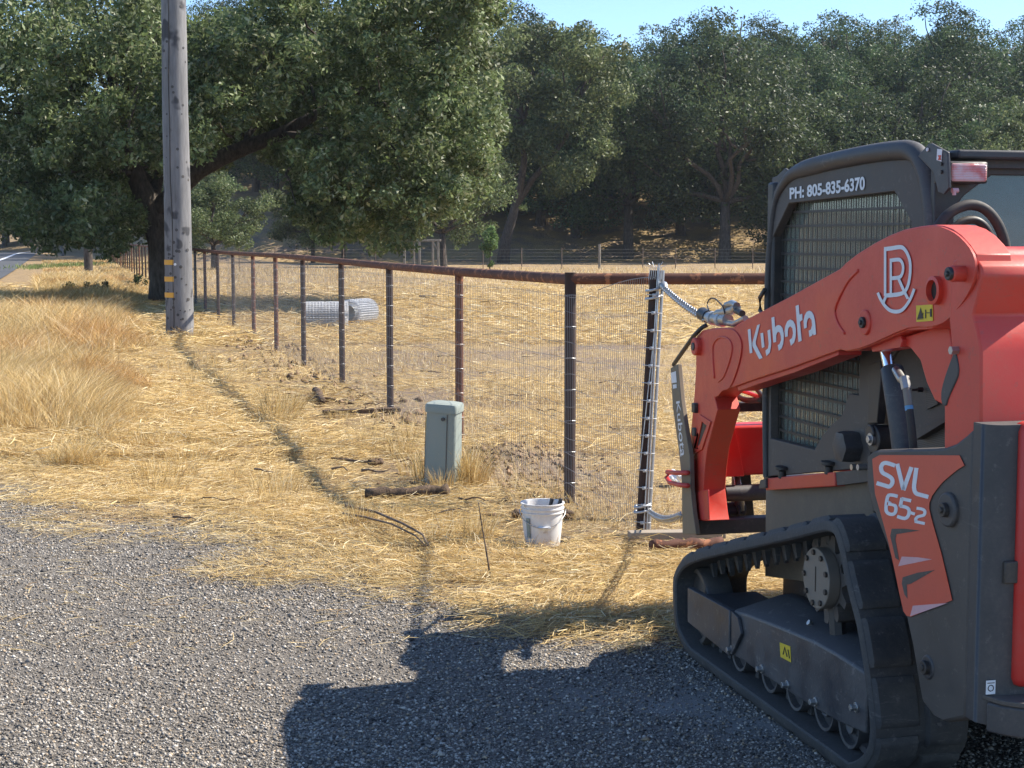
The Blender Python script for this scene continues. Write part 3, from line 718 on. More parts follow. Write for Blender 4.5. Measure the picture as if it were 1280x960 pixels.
for u, y, s in ((215, 112, .6), (392, 118, .5), (430, 118, .5)): plant(4, px(u, y), y, s, rt.uniform(0, 6), 'dark low bushy tree at the slope foot beneath the big oak crown', 'low trees seen beneath the big oak crown', name='bushy_tree')
plant(4, px(1262, 108), 108, .8, .4, 'pale green oak at the right above the loader cab', name='oak_tree')
plant(2, px(555, 100), 100, .55, .4, 'low green tree behind the timber frame', name='bushy_tree')
# leaning tree with a bare forked trunk
def leaning():
    Y = 114; bx = px(628, Y); root = empty('leaning_oak', (bx, Y, float(gh(bx, Y)))); off = Vector((bx, Y, float(gh(bx, Y))))
    tag(root, 'oak with a pale bare trunk leaning right and forking low, left of centre', 'tree')
    P = lambda u, v, dy=0: at_y(u, v, Y + dy) - off
    mb = MB()
    mb.tube([Vector((0, 0, -.5)), P(632, 300), P(641, 270), P(650, 235), P(655, 205), P(655, 150), P(640, 100)], [.55, .40, .35, .30, .25, .18, .1], 10)
    mb.tube([P(643, 262), P(665, 225), P(690, 195), P(708, 170), P(722, 130), P(735, 90), P(725, 55)], [.22, .22, .2, .18, .14, .1, .06], 9)
    rr = random.Random(2)
    tips = [(600, 90), (610, 130), (640, 60), (665, 70), (700, 60), (735, 50), (755, 70), (690, 110), (620, 170), (760, 120), (730, 160), (655, 40)]
    for (u, v) in tips: limb(mb, P(655 if u < 680 else 715, 150), P(u, v, rr.uniform(-3, 3)), .12, .03, 0, 6, .08, rr)
    for (u, v) in ((665, 38), (672, 45), (655, 48), (1005, 50)):
        if u < 900: limb(mb, P(662, 75), P(u, v), .05, .015, 0, 5, .08, rr)
    mb.build('trunk', M['bark'], root, smooth=True)
    C = []; R = []
    for (u, v) in tips + [(630, 110), (600, 150), (640, 190), (700, 50), (745, 85), (600, 210), (615, 230), (675, 130), (720, 75), (690, 140), (650, 160), (665, 110), (745, 140), (755, 180), (700, 215), (730, 200), (620, 200), (685, 180)]:
        for _ in range(4):
            C.append(P(u + rr.uniform(-20, 20), v + rr.uniform(-15, 15), rr.uniform(-4, 4))[:]); R.append(rr.uniform(.8, 1.5))
    V, T = leaf_cloud(np.array(C), np.array(R), 330, .3, 77, .8, GL); quad_mesh('crown', V, T, M['leaf'], root)
leaning()
def sapling():
    Y = 84; bx = px(612, Y); root = empty('sapling', (bx, Y, 0)); tag(root, 'small light green sapling beyond the fence beside the leaning trunk', 'sapling')
    mb = MB(); mb.tube([(0, 0, -.1), (.05, 0, 1), (-.05, 0, 2.2)], [.05, .04, .02], 6); mb.build('stem', M['bark'], root)
    C = np.array([(0, 0, 1.9), (.15, 0, 1.5), (-.2, .1, 1.4), (.05, 0, 2.3), (-.1, 0, 1.0), (.1, .1, 1.7), (0, 0, .45)]); R = np.array([.4, .35, .35, .25, .25, .4, .22])
    V, T = leaf_cloud(C, R, 300, .14, 6, .9, [[.11, .17, .05], [.14, .21, .07], [.08, .13, .04], [.18, .24, .1]]); quad_mesh('crown', V, T, M['leaf'], root)
sapling()

# ------------------------------------------------------------------ utility pole and the posts by the road
def pole():
    bx, by = gnd(225, 425); root = empty('utility_pole', (bx, by, 0)); tag(root, 'tall weathered grey wooden utility pole with three yellow bands', 'utility pole')
    mb = MB(); n = 28; prof = []; rr = random.Random(4)
    for i in range(45):
        z = -.3 + i * .26; prof.append((.236 - .0055 * max(z, 0), z))
    vs = []; 
    for (r, z) in prof:
        for k in range(n):
            t = 2 * math.pi * k / n; q = r * (1 + .012 * math.sin(3 * t + z * 1.1) + .010 * math.sin(5 * t - z * 2.3) + .008 * rr.uniform(-1, 1)); vs.append((q * math.cos(t) - .006 * z * 0, q * math.sin(t), z))
    fs = [(i * n + k, i * n + (k + 1) % n, (i + 1) * n + (k + 1) % n, (i + 1) * n + k) for i in range(len(prof) - 1) for k in range(n)] + [tuple(range((len(prof) - 1) * n, len(prof) * n))]
    mb.add(vs, fs); mb.build('shaft', M['pole'], root, smooth=True)
    # long drying crack: a slim recessed dark strip, and spike holes
    ck = MB()
    pts = []
    for i in range(60):
        z = .0 + i * .18; a = math.radians(-104 + 3 * math.sin(z * 1.3) + 1.5 * math.sin(z * 4)); r = .2375 - .0055 * z; pts.append((r * math.cos(a), r * math.sin(a), z))
    ck.tube(pts, .008, 5); ck.build('crack', M['sage'], root)
    for _ in range(70):
        z = rr.uniform(.1, 6.2) if _ > 34 else rr.uniform(.1, 1.9); a = math.radians(rr.uniform(-150, -15)); r = .236 - .0055 * z
        s = rr.uniform(.010, .030); c = Vector((r * math.cos(a), r * math.sin(a), z)); nrm = Vector((math.cos(a), math.sin(a), 0)); kn = MB()
        kn.tube([c - nrm * .012, c + nrm * .003, c + nrm * .004], [s, s, s * .5], 9); kn.build('spike_scar', M['scar'], root)
    for v in (328, 349, 369):
        z = CH + ray(225, v)[2] / ray(225, v)[1] * (by - .24); b = MB()
        a0, a1 = math.radians(-178), math.radians(-99); r = .2395 - .0055 * z
        ring = [(r * math.cos(a0 + (a1 - a0) * i / 10), r * math.sin(a0 + (a1 - a0) * i / 10)) for i in range(11)]
        vs = [(x, y, z + s) for (x, y) in ring for s in (-.042, .042)] + [(x * 1.02, y * 1.02, z + s) for (x, y) in ring for s in (-.042, .042)]
        fs = [(2 * i, 2 * i + 1, 2 * i + 3, 2 * i + 2) for i in range(10)] + [(22 + 2 * i, 23 + 2 * i, 25 + 2 * i, 24 + 2 * i) for i in range(10)] + [(2 * i, 2 * i + 2, 24 + 2 * i, 22 + 2 * i) for i in range(10)] + [(2 * i + 1, 2 * i + 3, 25 + 2 * i, 23 + 2 * i) for i in range(10)]
        b.add(vs, fs); b.build('band', M['orange_tag'], root)
    tg = MB(); tg.cyl((.236 * math.cos(math.radians(-92)), .236 * math.sin(math.radians(-92)) , 1.29), (0, -1, 0), .022, .01, 12); tg.build('round_tag', M['white'], root)
    br = MB(); br.box(-.5, .5, -.32, -.24, 9.2, 9.32); br.build('cross_arm', M['pole'], root, bevel=.005)
pole()
def small_pole(u, v, Y, wpx, top, name, label, mat):
    x = px(u, Y); r = wpx / 2 / FPX * Y; z0 = float(gh(x, Y)); zt = at_y(u, top, Y).z
    mb = MB(); mb.tube([(0, 0, -.3), (0, 0, (zt - z0) / 2), (0, 0, zt - z0)], [r, r * .97, r * .94], 12); o = mb.build(name, mat, smooth='auto'); o.location = (x, Y, z0)
    tag(o, label, 'post' if 'stub' in label or 'timber' in label else 'pole')
x_, y_ = gnd(112, 340); small_pole(112, 340, y_, 11, 150, 'timber_pole', 'brown timber pole under the oak crown at the left', M['bark'])
x_, y_ = gnd(80, 320); small_pole(80, 320, y_, 4.5, 200, 'far_utility_pole', 'thin far utility pole by the road bend', M['pole'])
def overhead():
    mb = MB(); a = Vector((px(-60, 130), 130, CH + .041 * 130)); b = Vector((px(80, 162), 162, 7.2)); pts = []
    for i in range(20):
        t = i / 19; p = a.lerp(b, t); p.z -= 1.2 * math.sin(math.pi * t) * .5; pts.append(p)
    mb.tube(pts, .03, 5); o = mb.build('overhead_line', M['black']); tag(o, 'thin overhead line running to the far utility pole', 'cable')
overhead()

# ------------------------------------------------------------------ pipe fence with wire mesh
def fence():
    root = empty('pipe_fence', (PX0, PY0, 0)); tag(root, 'rusty steel pipe fence with wire mesh running from the loader to the oak', 'fence')
    posts = [0.0]
    us = [(574, None), (487, 512), (427, 482), (379, 462), (345, 440), (317, 428), (292, 418), (273, 409), (257, 400)]
    for u, _ in us:                                     # where the ray of the pixel column meets the fence line
        q = (u - 640) / FPX; t = (q * PY0 - PX0) / (FD[0] - q * FD[1]); posts.append(t)
    t = posts[-1]; 
    while t < 112: t += 2.95; posts.append(t)
    RZ = 1.452
    for i, t in enumerate(posts):
        x, y = FD[0] * t, FD[1] * t; z = float(gh(x + PX0, y + PY0)); mb = MB()
        top = 1.495 if i == 0 else 1.425
        mb.tube([(x, y, z - .2), (x, y, top)], .037 if i == 0 else .035, 14)
        mb.build('post', M['rust_dark'] if i in (0, 2, 3, 4) or i > 6 and i % 3 else M['rust'], root, smooth='auto')
    rails = []
    for i in range(len(posts) - 1):
        a, b = posts[i], posts[i + 1]; 
        if i % 2 == 0: rails.append([a])
        mb = MB(); 
        dz = lambda t: -.012 * math.sin(t * .35)
        mb.tube([(FD[0] * (a + .006), FD[1] * (a + .006), RZ + dz(a)), (FD[0] * (b - .0), FD[1] * b, RZ + dz(b))], .0365, 14)
        mb.build('top_rail', M['rust'], root, smooth='auto')
    # rail going right from the corner post
    mb = MB(); e = at_y(1330, 348.5, 9.6) - Vector((PX0, PY0, 0)); mb.tube([(.0, .0, 1.455), (e.x, e.y, e.z)], .0365, 14); mb.build('top_rail', M['rust'], root, smooth='auto')
    mb = MB(); mb.tube([(e.x, e.y, -.2), (e.x, e.y, e.z + .03)], .037, 14); mb.build('post', M['rust_dark'], root, smooth='auto')
    # wire mesh on the near side of the posts
    mesh = MB(); ox, oy = -.042 * FD[1], .042 * FD[0]
    def wire(p, q, r=.0014): mesh.tube([p, q], r, 3, cap=False)
    far = 46.0
    hs = [.05 + .1 * k for k in range(14)]
    rr = random.Random(8)
    for h in hs:
        pts = []
        for k in range(int(far / .5) + 1):
            t = k * .5; pts.append((FD[0] * t + ox, FD[1] * t + oy, h + .008 * math.sin(t * 2.1 + h * 9)))
        mesh.tube(pts, .0015, 3, cap=False)
    t = .05
    while t < far:
        if any(abs(t - q) < .045 for q in posts[:12]): t += .02; continue
        x, y = FD[0] * t + ox, FD[1] * t + oy; wire((x, y, .03), (x + rr.uniform(-.003, .003), y, 1.37), .0012); t += .051 if t < 22 else .102
    mesh.build('wire_mesh', M['wire'], root)
    # stretched panel from the corner post to the stretcher bar
    B0 = Vector((*gnd(801, 671), 0)); B1 = at_y(819, 338, B0.y)
    A = Vector((PX0 + ox, PY0 + oy, 0)); off = Vector((PX0, PY0, 0)); pan = MB(); N = 44
    def pt(a, h):
        bx = B0.lerp(B1, h / B1.z); p = A.lerp(Vector((bx.x, bx.y, 0)), a); p.z = h; 
        return p - off
    for h in hs: pan.tube([pt(i / 12, h + .01 * math.sin(i * 1.3 + h * 7)) for i in range(13)], .0014, 3, cap=False)
    pan.tube([pt(.4 + .6 * i / 10, 1.40 + .09 * math.sin(i / 10 * 1.57) ) + Vector((0, -.05, 0)) for i in range(11)], .0022, 4, cap=False)
    for i in range(1, N):
        a = i / N
        top = 1.36 if a < .4 else 1.40 + .09 * math.sin((a - .4) / .6 * 1.57)
        q = pt(a, top); 
        if a >= .4: q = q + Vector((0, -.05, 0))
        pan.tube([pt(a, .03), pt(a, 1.25), q], .0012 if a < .4 else .0015, 3, cap=False)
    pan.build('wire_mesh', M['wire'], root)
    # wire ties round the nearer posts
    for i in range(0, 8):
        t = posts[i]; x, y = FD[0] * t, FD[1] * t; mb = MB()
        for h in hs[::2] if i else hs[1::2]:
            ring = [(x + .0395 * math.cos(k / 10 * 6.283), y + .0395 * math.sin(k / 10 * 6.283), h + .004 * math.sin(k)) for k in range(10)]; mb.tube(ring, .0014, 4, closed=True)
        mb.build('wire_tie', M['galv'], root)
    # stretcher bar
    sb = empty('stretcher_bar', tuple(B0)); tag(sb, 'dark leaning pipe clamped to the mesh end and chained to the loader', 'stretcher bar')
    d = B1 - B0
    mb = MB(); mb.tube([Vector((0, 0, -.0)), d], .030, 12); mb.build('pipe', M['rust_dark'], sb, smooth='auto')
    mb = MB(); mb.tube([Vector((.045, 0, 0)), d + Vector((.045, 0, .0))], .009, 8); mb.tube([Vector((.012, -.034, 0)), d + Vector((.012, -.034, .02))], .004, 6); mb.tube([Vector((.03, -.036, 0)), d + Vector((.02, -.036, .03))], .004, 6); mb.tube([Vector((-.012, -.034, .4)), d + Vector((.03, -.034, .0))], .003, 6); mb.build('tension_rods', M['galv'], sb, smooth='auto')
    for k in range(14):
        h = (.09 + .1 * k) / d.z; c = d * h; mb = MB()
        mb.tube([c + Vector((-.045, -.03, .004)), c + Vector((.0, -.04, .0)), c + Vector((.05, -.034, -.004))], .0032, 6)
        mb.box(c.x - .012, c.x + .010, c.y - .050, c.y - .038, c.z - .009, c.z + .009); mb.cyl(c + Vector((.0, -.05, 0)), (0, -1, 0), .006, .02, 6)
        mb.build('clamp', M['galv'], sb, bevel=.002)
    mb = MB()
    ring = lambda h: [(d.x * h + .045 * math.cos(k / 14 * 6.283), d.y * h + .045 * math.sin(k / 14 * 6.283), d.z * h + .01 * math.cos(k / 14 * 6.283)) for k in range(14)]
    for h in (.90, .93, .12, .10): mb = MB(); mb.tube(ring(h), .008, 6, closed=True); mb.build('chain_wrap', M['galv'], sb, smooth=True)
    # wires springing at the top
    mb = MB()
    for k in range(7): mb.tube([d + Vector((-.04 + .012 * k, -.03, -.05)), d + Vector((-.03 + .01 * k, -.035, .02)), d + Vector((-.06 + .02 * k, -.03, .03 + .01 * (k % 3)))], .002, 4)
    mb.build('loose_wire_ends', M['galv'], sb)
    return B0, B1
B0, B1 = fence()
def chain(name, a, b, sag, link, label):
    a, b = Vector(a), Vector(b); L = (b - a).length; n = int(L / (link * .74)); mb = MB()
    P = lambda t: a.lerp(b, t) - Vector((0, 0, sag * math.sin(math.pi * t)))
    for i in range(n):
        c = P((i + .5) / n); d = (P((i + 1) / n) - P(i / n)).normalized(); s = d.cross(Vector((0, 0, 1))).normalized(); u = s.cross(d)
        q = s if i % 2 else u; q = q.normalized(); ring = []
        for k in range(12):
            t = k / 12 * 6.283; ring.append(c + d * math.cos(t) * link * .5 + q * math.sin(t) * link * .32)
        mb.tube(ring, link * .085, 6, closed=True)
    o = mb.build(name, M['steel'], smooth=True); tag(o, label, 'chain'); return o

# ------------------------------------------------------------------ pedestal, pail, wood and other small things
def pedestal():
    x, y = gnd(553, 611); Y = y; root = empty('utility_pedestal', (x, y, 0), math.radians(-14)); root.rotation_euler = (math.radians(2), math.radians(2.5), math.radians(-16)); root.scale = (1.08, 1.08, 1.06)
    tag(root, 'grey green plastic utility pedestal leaning slightly in the grass', 'utility pedestal')
    W_, D_ = .095, .075
    def rr_(w, d, z, r=.025, n=4):
        P = []
        for (cx, cy, a0) in ((w - r, d - r, 0), (-w + r, d - r, 90), (-w + r, -d + r, 180), (w - r, -d + r, 270)):
            for i in range(n + 1):
                a = math.radians(a0 + 90 * i / n); P.append((cx + r * math.cos(a), cy + r * math.sin(a), z))
        return P
    def loft(rings):
        mb = MB(); m = len(rings[0]); vs = [p for r in rings for p in r]
        fs = [(i * m + k, i * m + (k + 1) % m, (i + 1) * m + (k + 1) % m, (i + 1) * m + k) for i in range(len(rings) - 1) for k in range(m)] + [tuple(range((len(rings) - 1) * m, len(rings) * m)), tuple(reversed(range(m)))]
        return mb.add(vs, fs)
    loft([rr_(.104, .085, -.05), rr_(.102, .083, .2), rr_(.098, .078, .515)]).build('body', M['pedestal'], root, smooth='auto')
    loft([rr_(.106, .086, .508), rr_(.107, .087, .548), rr_(.102, .082, .562), rr_(.07, .055, .570)]).build('lid', M['pedestal'], root, smooth='auto')
    mb = MB(); mb.box(.045, .05, -.0862, -.0845, .02, .50); mb.box(-.096, -.092, -.0855, -.0845, .02, .5); mb.build('seam', M['dark2'], root)
    mb = MB(); mb.cyl((.02, -.081, .47), (0, -1, 0), .012, .012, 14); mb.build('lock', M['dark2'], root, smooth='auto')
    mb = MB(); mb.box(-.1048, -.1015, -.05, .03, .34, .47); mb.build('warning_label', M['yellow'], root)
pedestal()
def pail():
    x, y = gnd(678, 682); root = empty('plastic_pail', (x, y, 0)); tag(root, 'dirty white plastic pail standing on the straw beside the corner post', 'pail')
    s = 1.0
    R0, R1, H_ = .098, .117, .245
    mb = MB(); mb.lathe([(0, .004), (R0 - .012, .0), (R0, .008), (R0 + .012, .12), (R1 - .004, .19), (R1 + .004, .192), (R1 + .004, .197), (R1 - .002, .199), (R1 - .001, .212), (R1 + .005, .214), (R1 + .005, .220), (R1, .222), (R1, H_ - .006), (R1 + .007, H_ - .004), (R1 + .006, H_ + .002), (R1 - .004, H_ + .001), (R1 - .006, H_ - .01), (R0 + .006, .1), (R0 - .004, .012), (0, .010)], n=40)
    mb.build('tub', M['bucket'], root, smooth='auto')
    mb = MB(); pts = []
    for i in range(21):
        a = math.pi * i / 20; pts.append((-(R1 + .012) * math.cos(a), -math.sin(a) * .125, .205 - .085 * math.sin(a) ** 1.2))
    mb.tube(pts, .0028, 6); mb.build('handle', M['steel'], root, smooth=True)
    mb = MB(); mb.cyl((-.035 + .01, -.116, .122 - .002), (1, 0, 0), .008, .07, 10); mb.build('handle_grip', M['white'], root, smooth='auto')
    lab = MB()
    for (a0, a1, z0, z1) in ((-140, -128, .06, .17),):
        ring = [math.radians(a0 + (a1 - a0) * i / 6) for i in range(7)]; f = lambda z: R0 + .0135 + (z - .06) * .09
        vs = [(f(z) * math.cos(a), f(z) * math.sin(a), z) for a in ring for z in (z0, z1)] + [((f(z) - .003) * math.cos(a), (f(z) - .003) * math.sin(a), z) for a in ring for z in (z0, z1)]
        fs = [(2 * i, 2 * i + 1, 2 * i + 3, 2 * i + 2) for i in range(6)] + [(14 + 2 * i, 15 + 2 * i, 17 + 2 * i, 16 + 2 * i) for i in range(6)]
        lab.add(vs, fs)
    lab.build('faded_print', M['pedestal'], root)
    # two tools standing in it
    for (dx, dy, tx, ty, n_, lb) in ((.02, .02, .055, .03, 'hand_tool', 'dark tool handle leaning in the white pail, the left of the two'), (.05, .04, .105, .03, 'hand_tool', 'dark tool handle leaning in the white pail over its right rim')):
        t = empty(n_, (x + dx, y + dy, .015)); tag(t, lb, 'tool', 'tools in the pail')
        mb = MB(); a = Vector((-.03, 0, 0)); b = Vector((tx - dx, ty - dy, .245 if n_ else .2)); mb.tube([a, b], [.008, .011], 8); mb.build('handle', M['rubber_in'], t, smooth='auto')
        mb = MB(); mb.tube([a, a + Vector((-.02, 0, .02))], [.006, .003], 6); mb.build('tip', M['steel'], t)
pail()
def wood(name, u0, v0, u1, v1, r, label, mat='log', cat='log', square=False, h=0.0):
    a = Vector((*gnd(u0, v0), 0)); b = Vector((*gnd(u1, v1), 0)); mb = MB(); rr = random.Random(int(u0))
    h += .03; a.z = float(gh(a.x, a.y)) + r * .7 + h; b.z = float(gh(b.x, b.y)) + r * .7 + h; c = (a + b) / 2
    if square:
        d = (b - a).normalized(); s = d.cross(Vector((0, 0, 1))).normalized(); u = s.cross(d); pts = []
        for p in (a, b):
            for (i, j) in ((-1, -1), (1, -1), (1, 1), (-1, 1)): pts.append(p + s * r * i * 1.5 + u * r * j * .7 - c)
        mb.add(pts, [(0, 1, 2, 3), (7, 6, 5, 4), (0, 4, 5, 1), (1, 5, 6, 2), (2, 6, 7, 3), (3, 7, 4, 0)]); o = mb.build(name, M[mat], bevel=r * .15)
    else:
        n = 9; pts = [a.lerp(b, i / n) + Vector((rr.uniform(-1, 1), rr.uniform(-1, 1), rr.uniform(-.5, .5))) * r * .35 - c for i in range(n + 1)]
        mb.tube(pts, [r * rr.uniform(.75, 1.1) for _ in pts], 8); o = mb.build(name, M[mat], smooth=True)
    o.location = c; tag(o, label, cat); return o
wood('rotten_log', 456, 632, 560, 631, .042, 'dark rotten log lying on the straw in front of the grey green pedestal')
wood('weathered_board', 404, 520, 500, 517, .03, 'dark weathered board lying at the foot of the fourth post from the loader', square=True, cat='board')
wood('broken_stick', 415, 578, 476, 588, .012, 'thin reddish broken stick left of the pedestal', cat='stick')
wood('timber_plank', 786, 683, 905, 680, .03, 'grey plank on the ground in front of the loader track', 'cardboard', 'plank', True)
wood('rusty_pipe', 814, 697, 900, 692, .035, 'short rusty pipe on the ground under the grey plank', 'rust', 'pipe')
wood('forked_branch', 387, 500, 420, 503, .018, 'dark forked branch lying near the weathered board', cat='branch')
wood('short_stump', 395, 493, 403, 507, .04, 'short dark stump piece beside the forked branch', cat='wood piece')
wood('small_chunk', 463, 588, 475, 588, .03, 'small dark chunk of wood at the end of the broken stick', cat='wood piece')
def clod(u, v, r, label, mat='log', name='dirt_clod', cat='clod', flat=.7):
    x, y = gnd(u, v); bm = bmesh.new(); bmesh.ops.create_icosphere(bm, subdivisions=3, radius=r); g = random.Random(int(u * 7 + v)); ph = [g.uniform(0, 6) for _ in range(6)]
    for q in bm.verts:
        k = 1 + .18 * math.sin(q.co.x / r * 3 + ph[0]) * math.sin(q.co.y / r * 3.5 + ph[1]) + .12 * math.sin(q.co.z / r * 6 + ph[2] + q.co.x / r * 5) + g.uniform(-.04, .04); q.co *= k; q.co.z *= flat
    me = bpy.data.meshes.new(name); bm.to_mesh(me); bm.free(); me.materials.append(M[mat]); o = bpy.data.objects.new(name, me); COL.objects.link(o); o.location = (x, y, float(gh(x, y)) + r * flat * .6 + .03); tag(o, label, cat)
clod(646, 655, .035, 'round brown clod just left of the white pail')
clod(708, 655, .04, 'brown clod just right of the white pail')
clod(363, 477, .05, 'dark lump of earth on the straw left of the second tall rusty post')
clod(312, 432, .05, 'dark lump near the foot of the fence beside the pole')
clod(299, 430, .045, 'dark lump nearest the grey utility pole')
clod(843, 612, .055, 'crumpled white plastic sack on the straw behind the loader plate', 'white', 'plastic_sack', 'sack', .9)
def twig(name, pts, r, label, mat='dead', cat='twig'):
    mb = MB(); P = [Vector(p) for p in pts]; o0 = P[0].copy(); mb.tube([p - o0 for p in P], [r * (1 - .6 * i / (len(P) - 1)) for i in range(len(P))], 6); o = mb.build(name, M[mat], smooth=True); o.location = o0; tag(o, label, cat); return o
g3 = lambda u, v, z=0: Vector((*gnd(u, v, z), z))
twig('dry_stalk', [g3(614, 727), at_y(608, 690, gnd(614, 727)[1]), at_y(602, 655, gnd(614, 727)[1] + .05), at_y(598, 628, gnd(614, 727)[1])], .006, 'thin upright dry stalk at the edge of the gravel')
twig('bent_wire', [g3(432, 632, 0.08), g3(470, 640, 0.11), g3(505, 655, 0.13), g3(528, 668, 0.12), g3(536, 682, 0.08), g3(520, 683, 0.07)], .009, 'thin dark springy root curling over the straw in front of the log', cat='root')
twig('curved_root', [g3(428, 642, 0.07), g3(455, 646, 0.09), g3(490, 655, 0.11), g3(520, 670, 0.10), g3(532, 682, 0.07)], .008, 'second dark root lying just below the curling one', cat='root')
twig('fallen_stick', [g3(680, 713, .02), g3(720, 717, .03), g3(770, 721, .02)], .006, 'thin stick lying on the straw between pail and track')
# scattered twigs and bark along the fence, each lying where it fell
rd = random.Random(31); spots = [(455, 500), (440, 492), (470, 508), (410, 492), (398, 484), (425, 598), (470, 600), (610, 560), (640, 548), (662, 560), (625, 590), (590, 640), (560, 655), (520, 590), (500, 560), (690, 520), (740, 500), (650, 500), (770, 545), (660, 450), (700, 430), (610, 470), (560, 450), (820, 560), (330, 470), (350, 488), (372, 500), (280, 640), (330, 600), (230, 660), (765, 480), (720, 455), (540, 470)]
for i, (u, v) in enumerate(spots):
    x, y = gnd(u, v); L = rd.uniform(.10, .34) * (y / 12) ** .5; a = rd.uniform(-.6, .6); p = []
    for k in range(5): t = k / 4 - .5; p.append((x + math.cos(a) * L * t, y + math.sin(a) * L * t + rd.uniform(-.02, .02), float(gh(x, y)) + .04 + rd.uniform(0, .03)))
    o = twig('fallen_twig', p, rd.uniform(.004, .011), 'short dark broken twig lying in the straw along the fence line', rd.choice(['dead', 'log', 'log'])); o['group'] = 'broken twigs along the fence line'
# wire rolls
def roll(u, v, Y, r, L, ang, label):
    x = px(u, Y); root = empty('wire_roll', (x, Y, float(gh(x, Y))), ang); tag(root, label, 'wire roll', 'rolls of wire mesh in the field')
    mb = MB()
    for q in (r, r * .93, r * .86, r * .6):
        n = 34
        for k in range(n): t = k / n * 6.283; mb.tube([(-L / 2, q * math.cos(t), r + q * math.sin(t)), (L / 2, q * math.cos(t), r + q * math.sin(t))], .0045, 3, cap=False)
        for j in range(15):
            xx = -L / 2 + L * j / 14; mb.tube([(xx, q * math.cos(k / 20 * 6.283), r + q * math.sin(k / 20 * 6.283)) for k in range(20)], .0055, 3, closed=True)
    mb.build('mesh_coil', M['bright_wire'], root)
    mb = MB(); mb.tube([(-L / 2 * .98, 0, r), (L / 2 * .98, 0, r)], r * .52, 24, cap=False); mb.build('inner_layers', M['wrap'], root, smooth=True)
M['bright_wire'] = painted('new_galvanised_wire', (.72, .72, .72), .45, .2, .1, 20)
M['wrap'] = painted('packed_wire', (.66, .66, .64), .5, .0, .5, 30, (.40, .39, .36), bmp=.8, bscale=90)
roll(407, 410, 30.3, .255, .85, .15, 'left grey roll of wire mesh lying in the field behind the fence')
roll(448, 405, 31.2, .26, .75, 1.15, 'right grey roll of wire mesh turned end on in the field')
# pale block in the field
wood('pale_block', 524, 374, 546, 374, .06, 'small grey block lying far out in the sunlit field', 'cardboard', 'block', True)
# timber frame at the far side
def frame_():
    Y = 88; x0 = px(506, Y); x1 = px(548, Y); root = empty('timber_shelter', ((x0 + x1) / 2, Y, 0)); tag(root, 'open weathered timber shelter frame with a cross beam before the far trees', 'shelter'); W2 = (x1 - x0) / 2
    for (x, y) in ((-W2, 0), (-W2 * .1, 0), (W2, 0), (-W2 * .55, 1.6), (W2 * .6, 1.6)):
        mb = MB(); mb.box(x - .06, x + .06, y - .06, y + .06, 0, 1.62); mb.build('post', M['post_wood'], root, bevel=.01)
    mb = MB(); mb.box(-W2 - .15, W2 + .15, -.07, .07, 1.622, 1.74); mb.build('beam', M['post_wood'], root, bevel=.01)
    mb = MB(); mb.box(-W2 - .1, W2 + .1, 1.53, 1.67, 1.622, 1.74); mb.build('beam', M['post_wood'], root, bevel=.01)
    for s in (-1, 1):
        mb = MB(); mb.tube([(s * W2, 0, 1.1), (s * W2 * .7, 0, 1.61)], .04, 6); mb.build('brace', M['post_wood'], root)
frame_()
def far_fence():
    root = empty('field_fence', (0, 92, 0)); tag(root, 'far wire field fence on thin posts along the foot of the slope', 'fence')
    us = [470, 505, 555, 604, 652, 702, 749, 803, 844, 893, 940, 985, 1030, 430, 385, 345, 300, 1075]
    for u in us:
        big = u == 749; x = px(u, 92); mb = MB(); z = float(gh(x, 92)); mb.tube([(x, 0, z - .2), (x, 0, z + (1.45 if big else 1.25))], .075 if big else .028, 8); mb.build('post', M['post_wood'] if big else M['dead'], root)
    mb = MB()
    for k in range(6): mb.tube([(px(u, 92), 0, .15 + .2 * k) for u in sorted(us)], .0028, 3, cap=False)
    mb.build('wires', M['wire'], root)
far_fence()
# weed in the shade under the oak
def weed(u, v, h, n, label):
    x, y = gnd(u, v); root = empty('weed', (x, y, float(gh(x, y)))); tag(root, label, 'weed'); mb = MB(); rr = random.Random(int(u)); C = []
    for i in range(n):
        a = rr.uniform(0, 6.28); q = rr.uniform(.1, .8) * h; e = Vector((q * math.cos(a), q * math.sin(a), h * rr.uniform(.5, 1.1))); mb.tube([(0, 0, -.05), e * .5, e], [.012, .009, .004], 5); C += [(e * t)[:] for t in (.7, .85, 1)]
    mb.build('stems', M['bark'], root)
    V, T = leaf_cloud(np.array(C), np.full(len(C), .09), 14, .10, int(u), .9, [[.03, .045, .015], [.04, .06, .02], [.02, .035, .012], [.06, .08, .03]]); quad_mesh('leaves', V, T, M['leaf'], root)
weed(122, 372, .5, 12, 'dark leafy weed in the tall grass in the oak shade')
weed(170, 362, .6, 6, 'single upright dark weed close to the oak trunk')
weed(88, 372, .4, 8, 'low dark weed left of the leafy one in the shade')

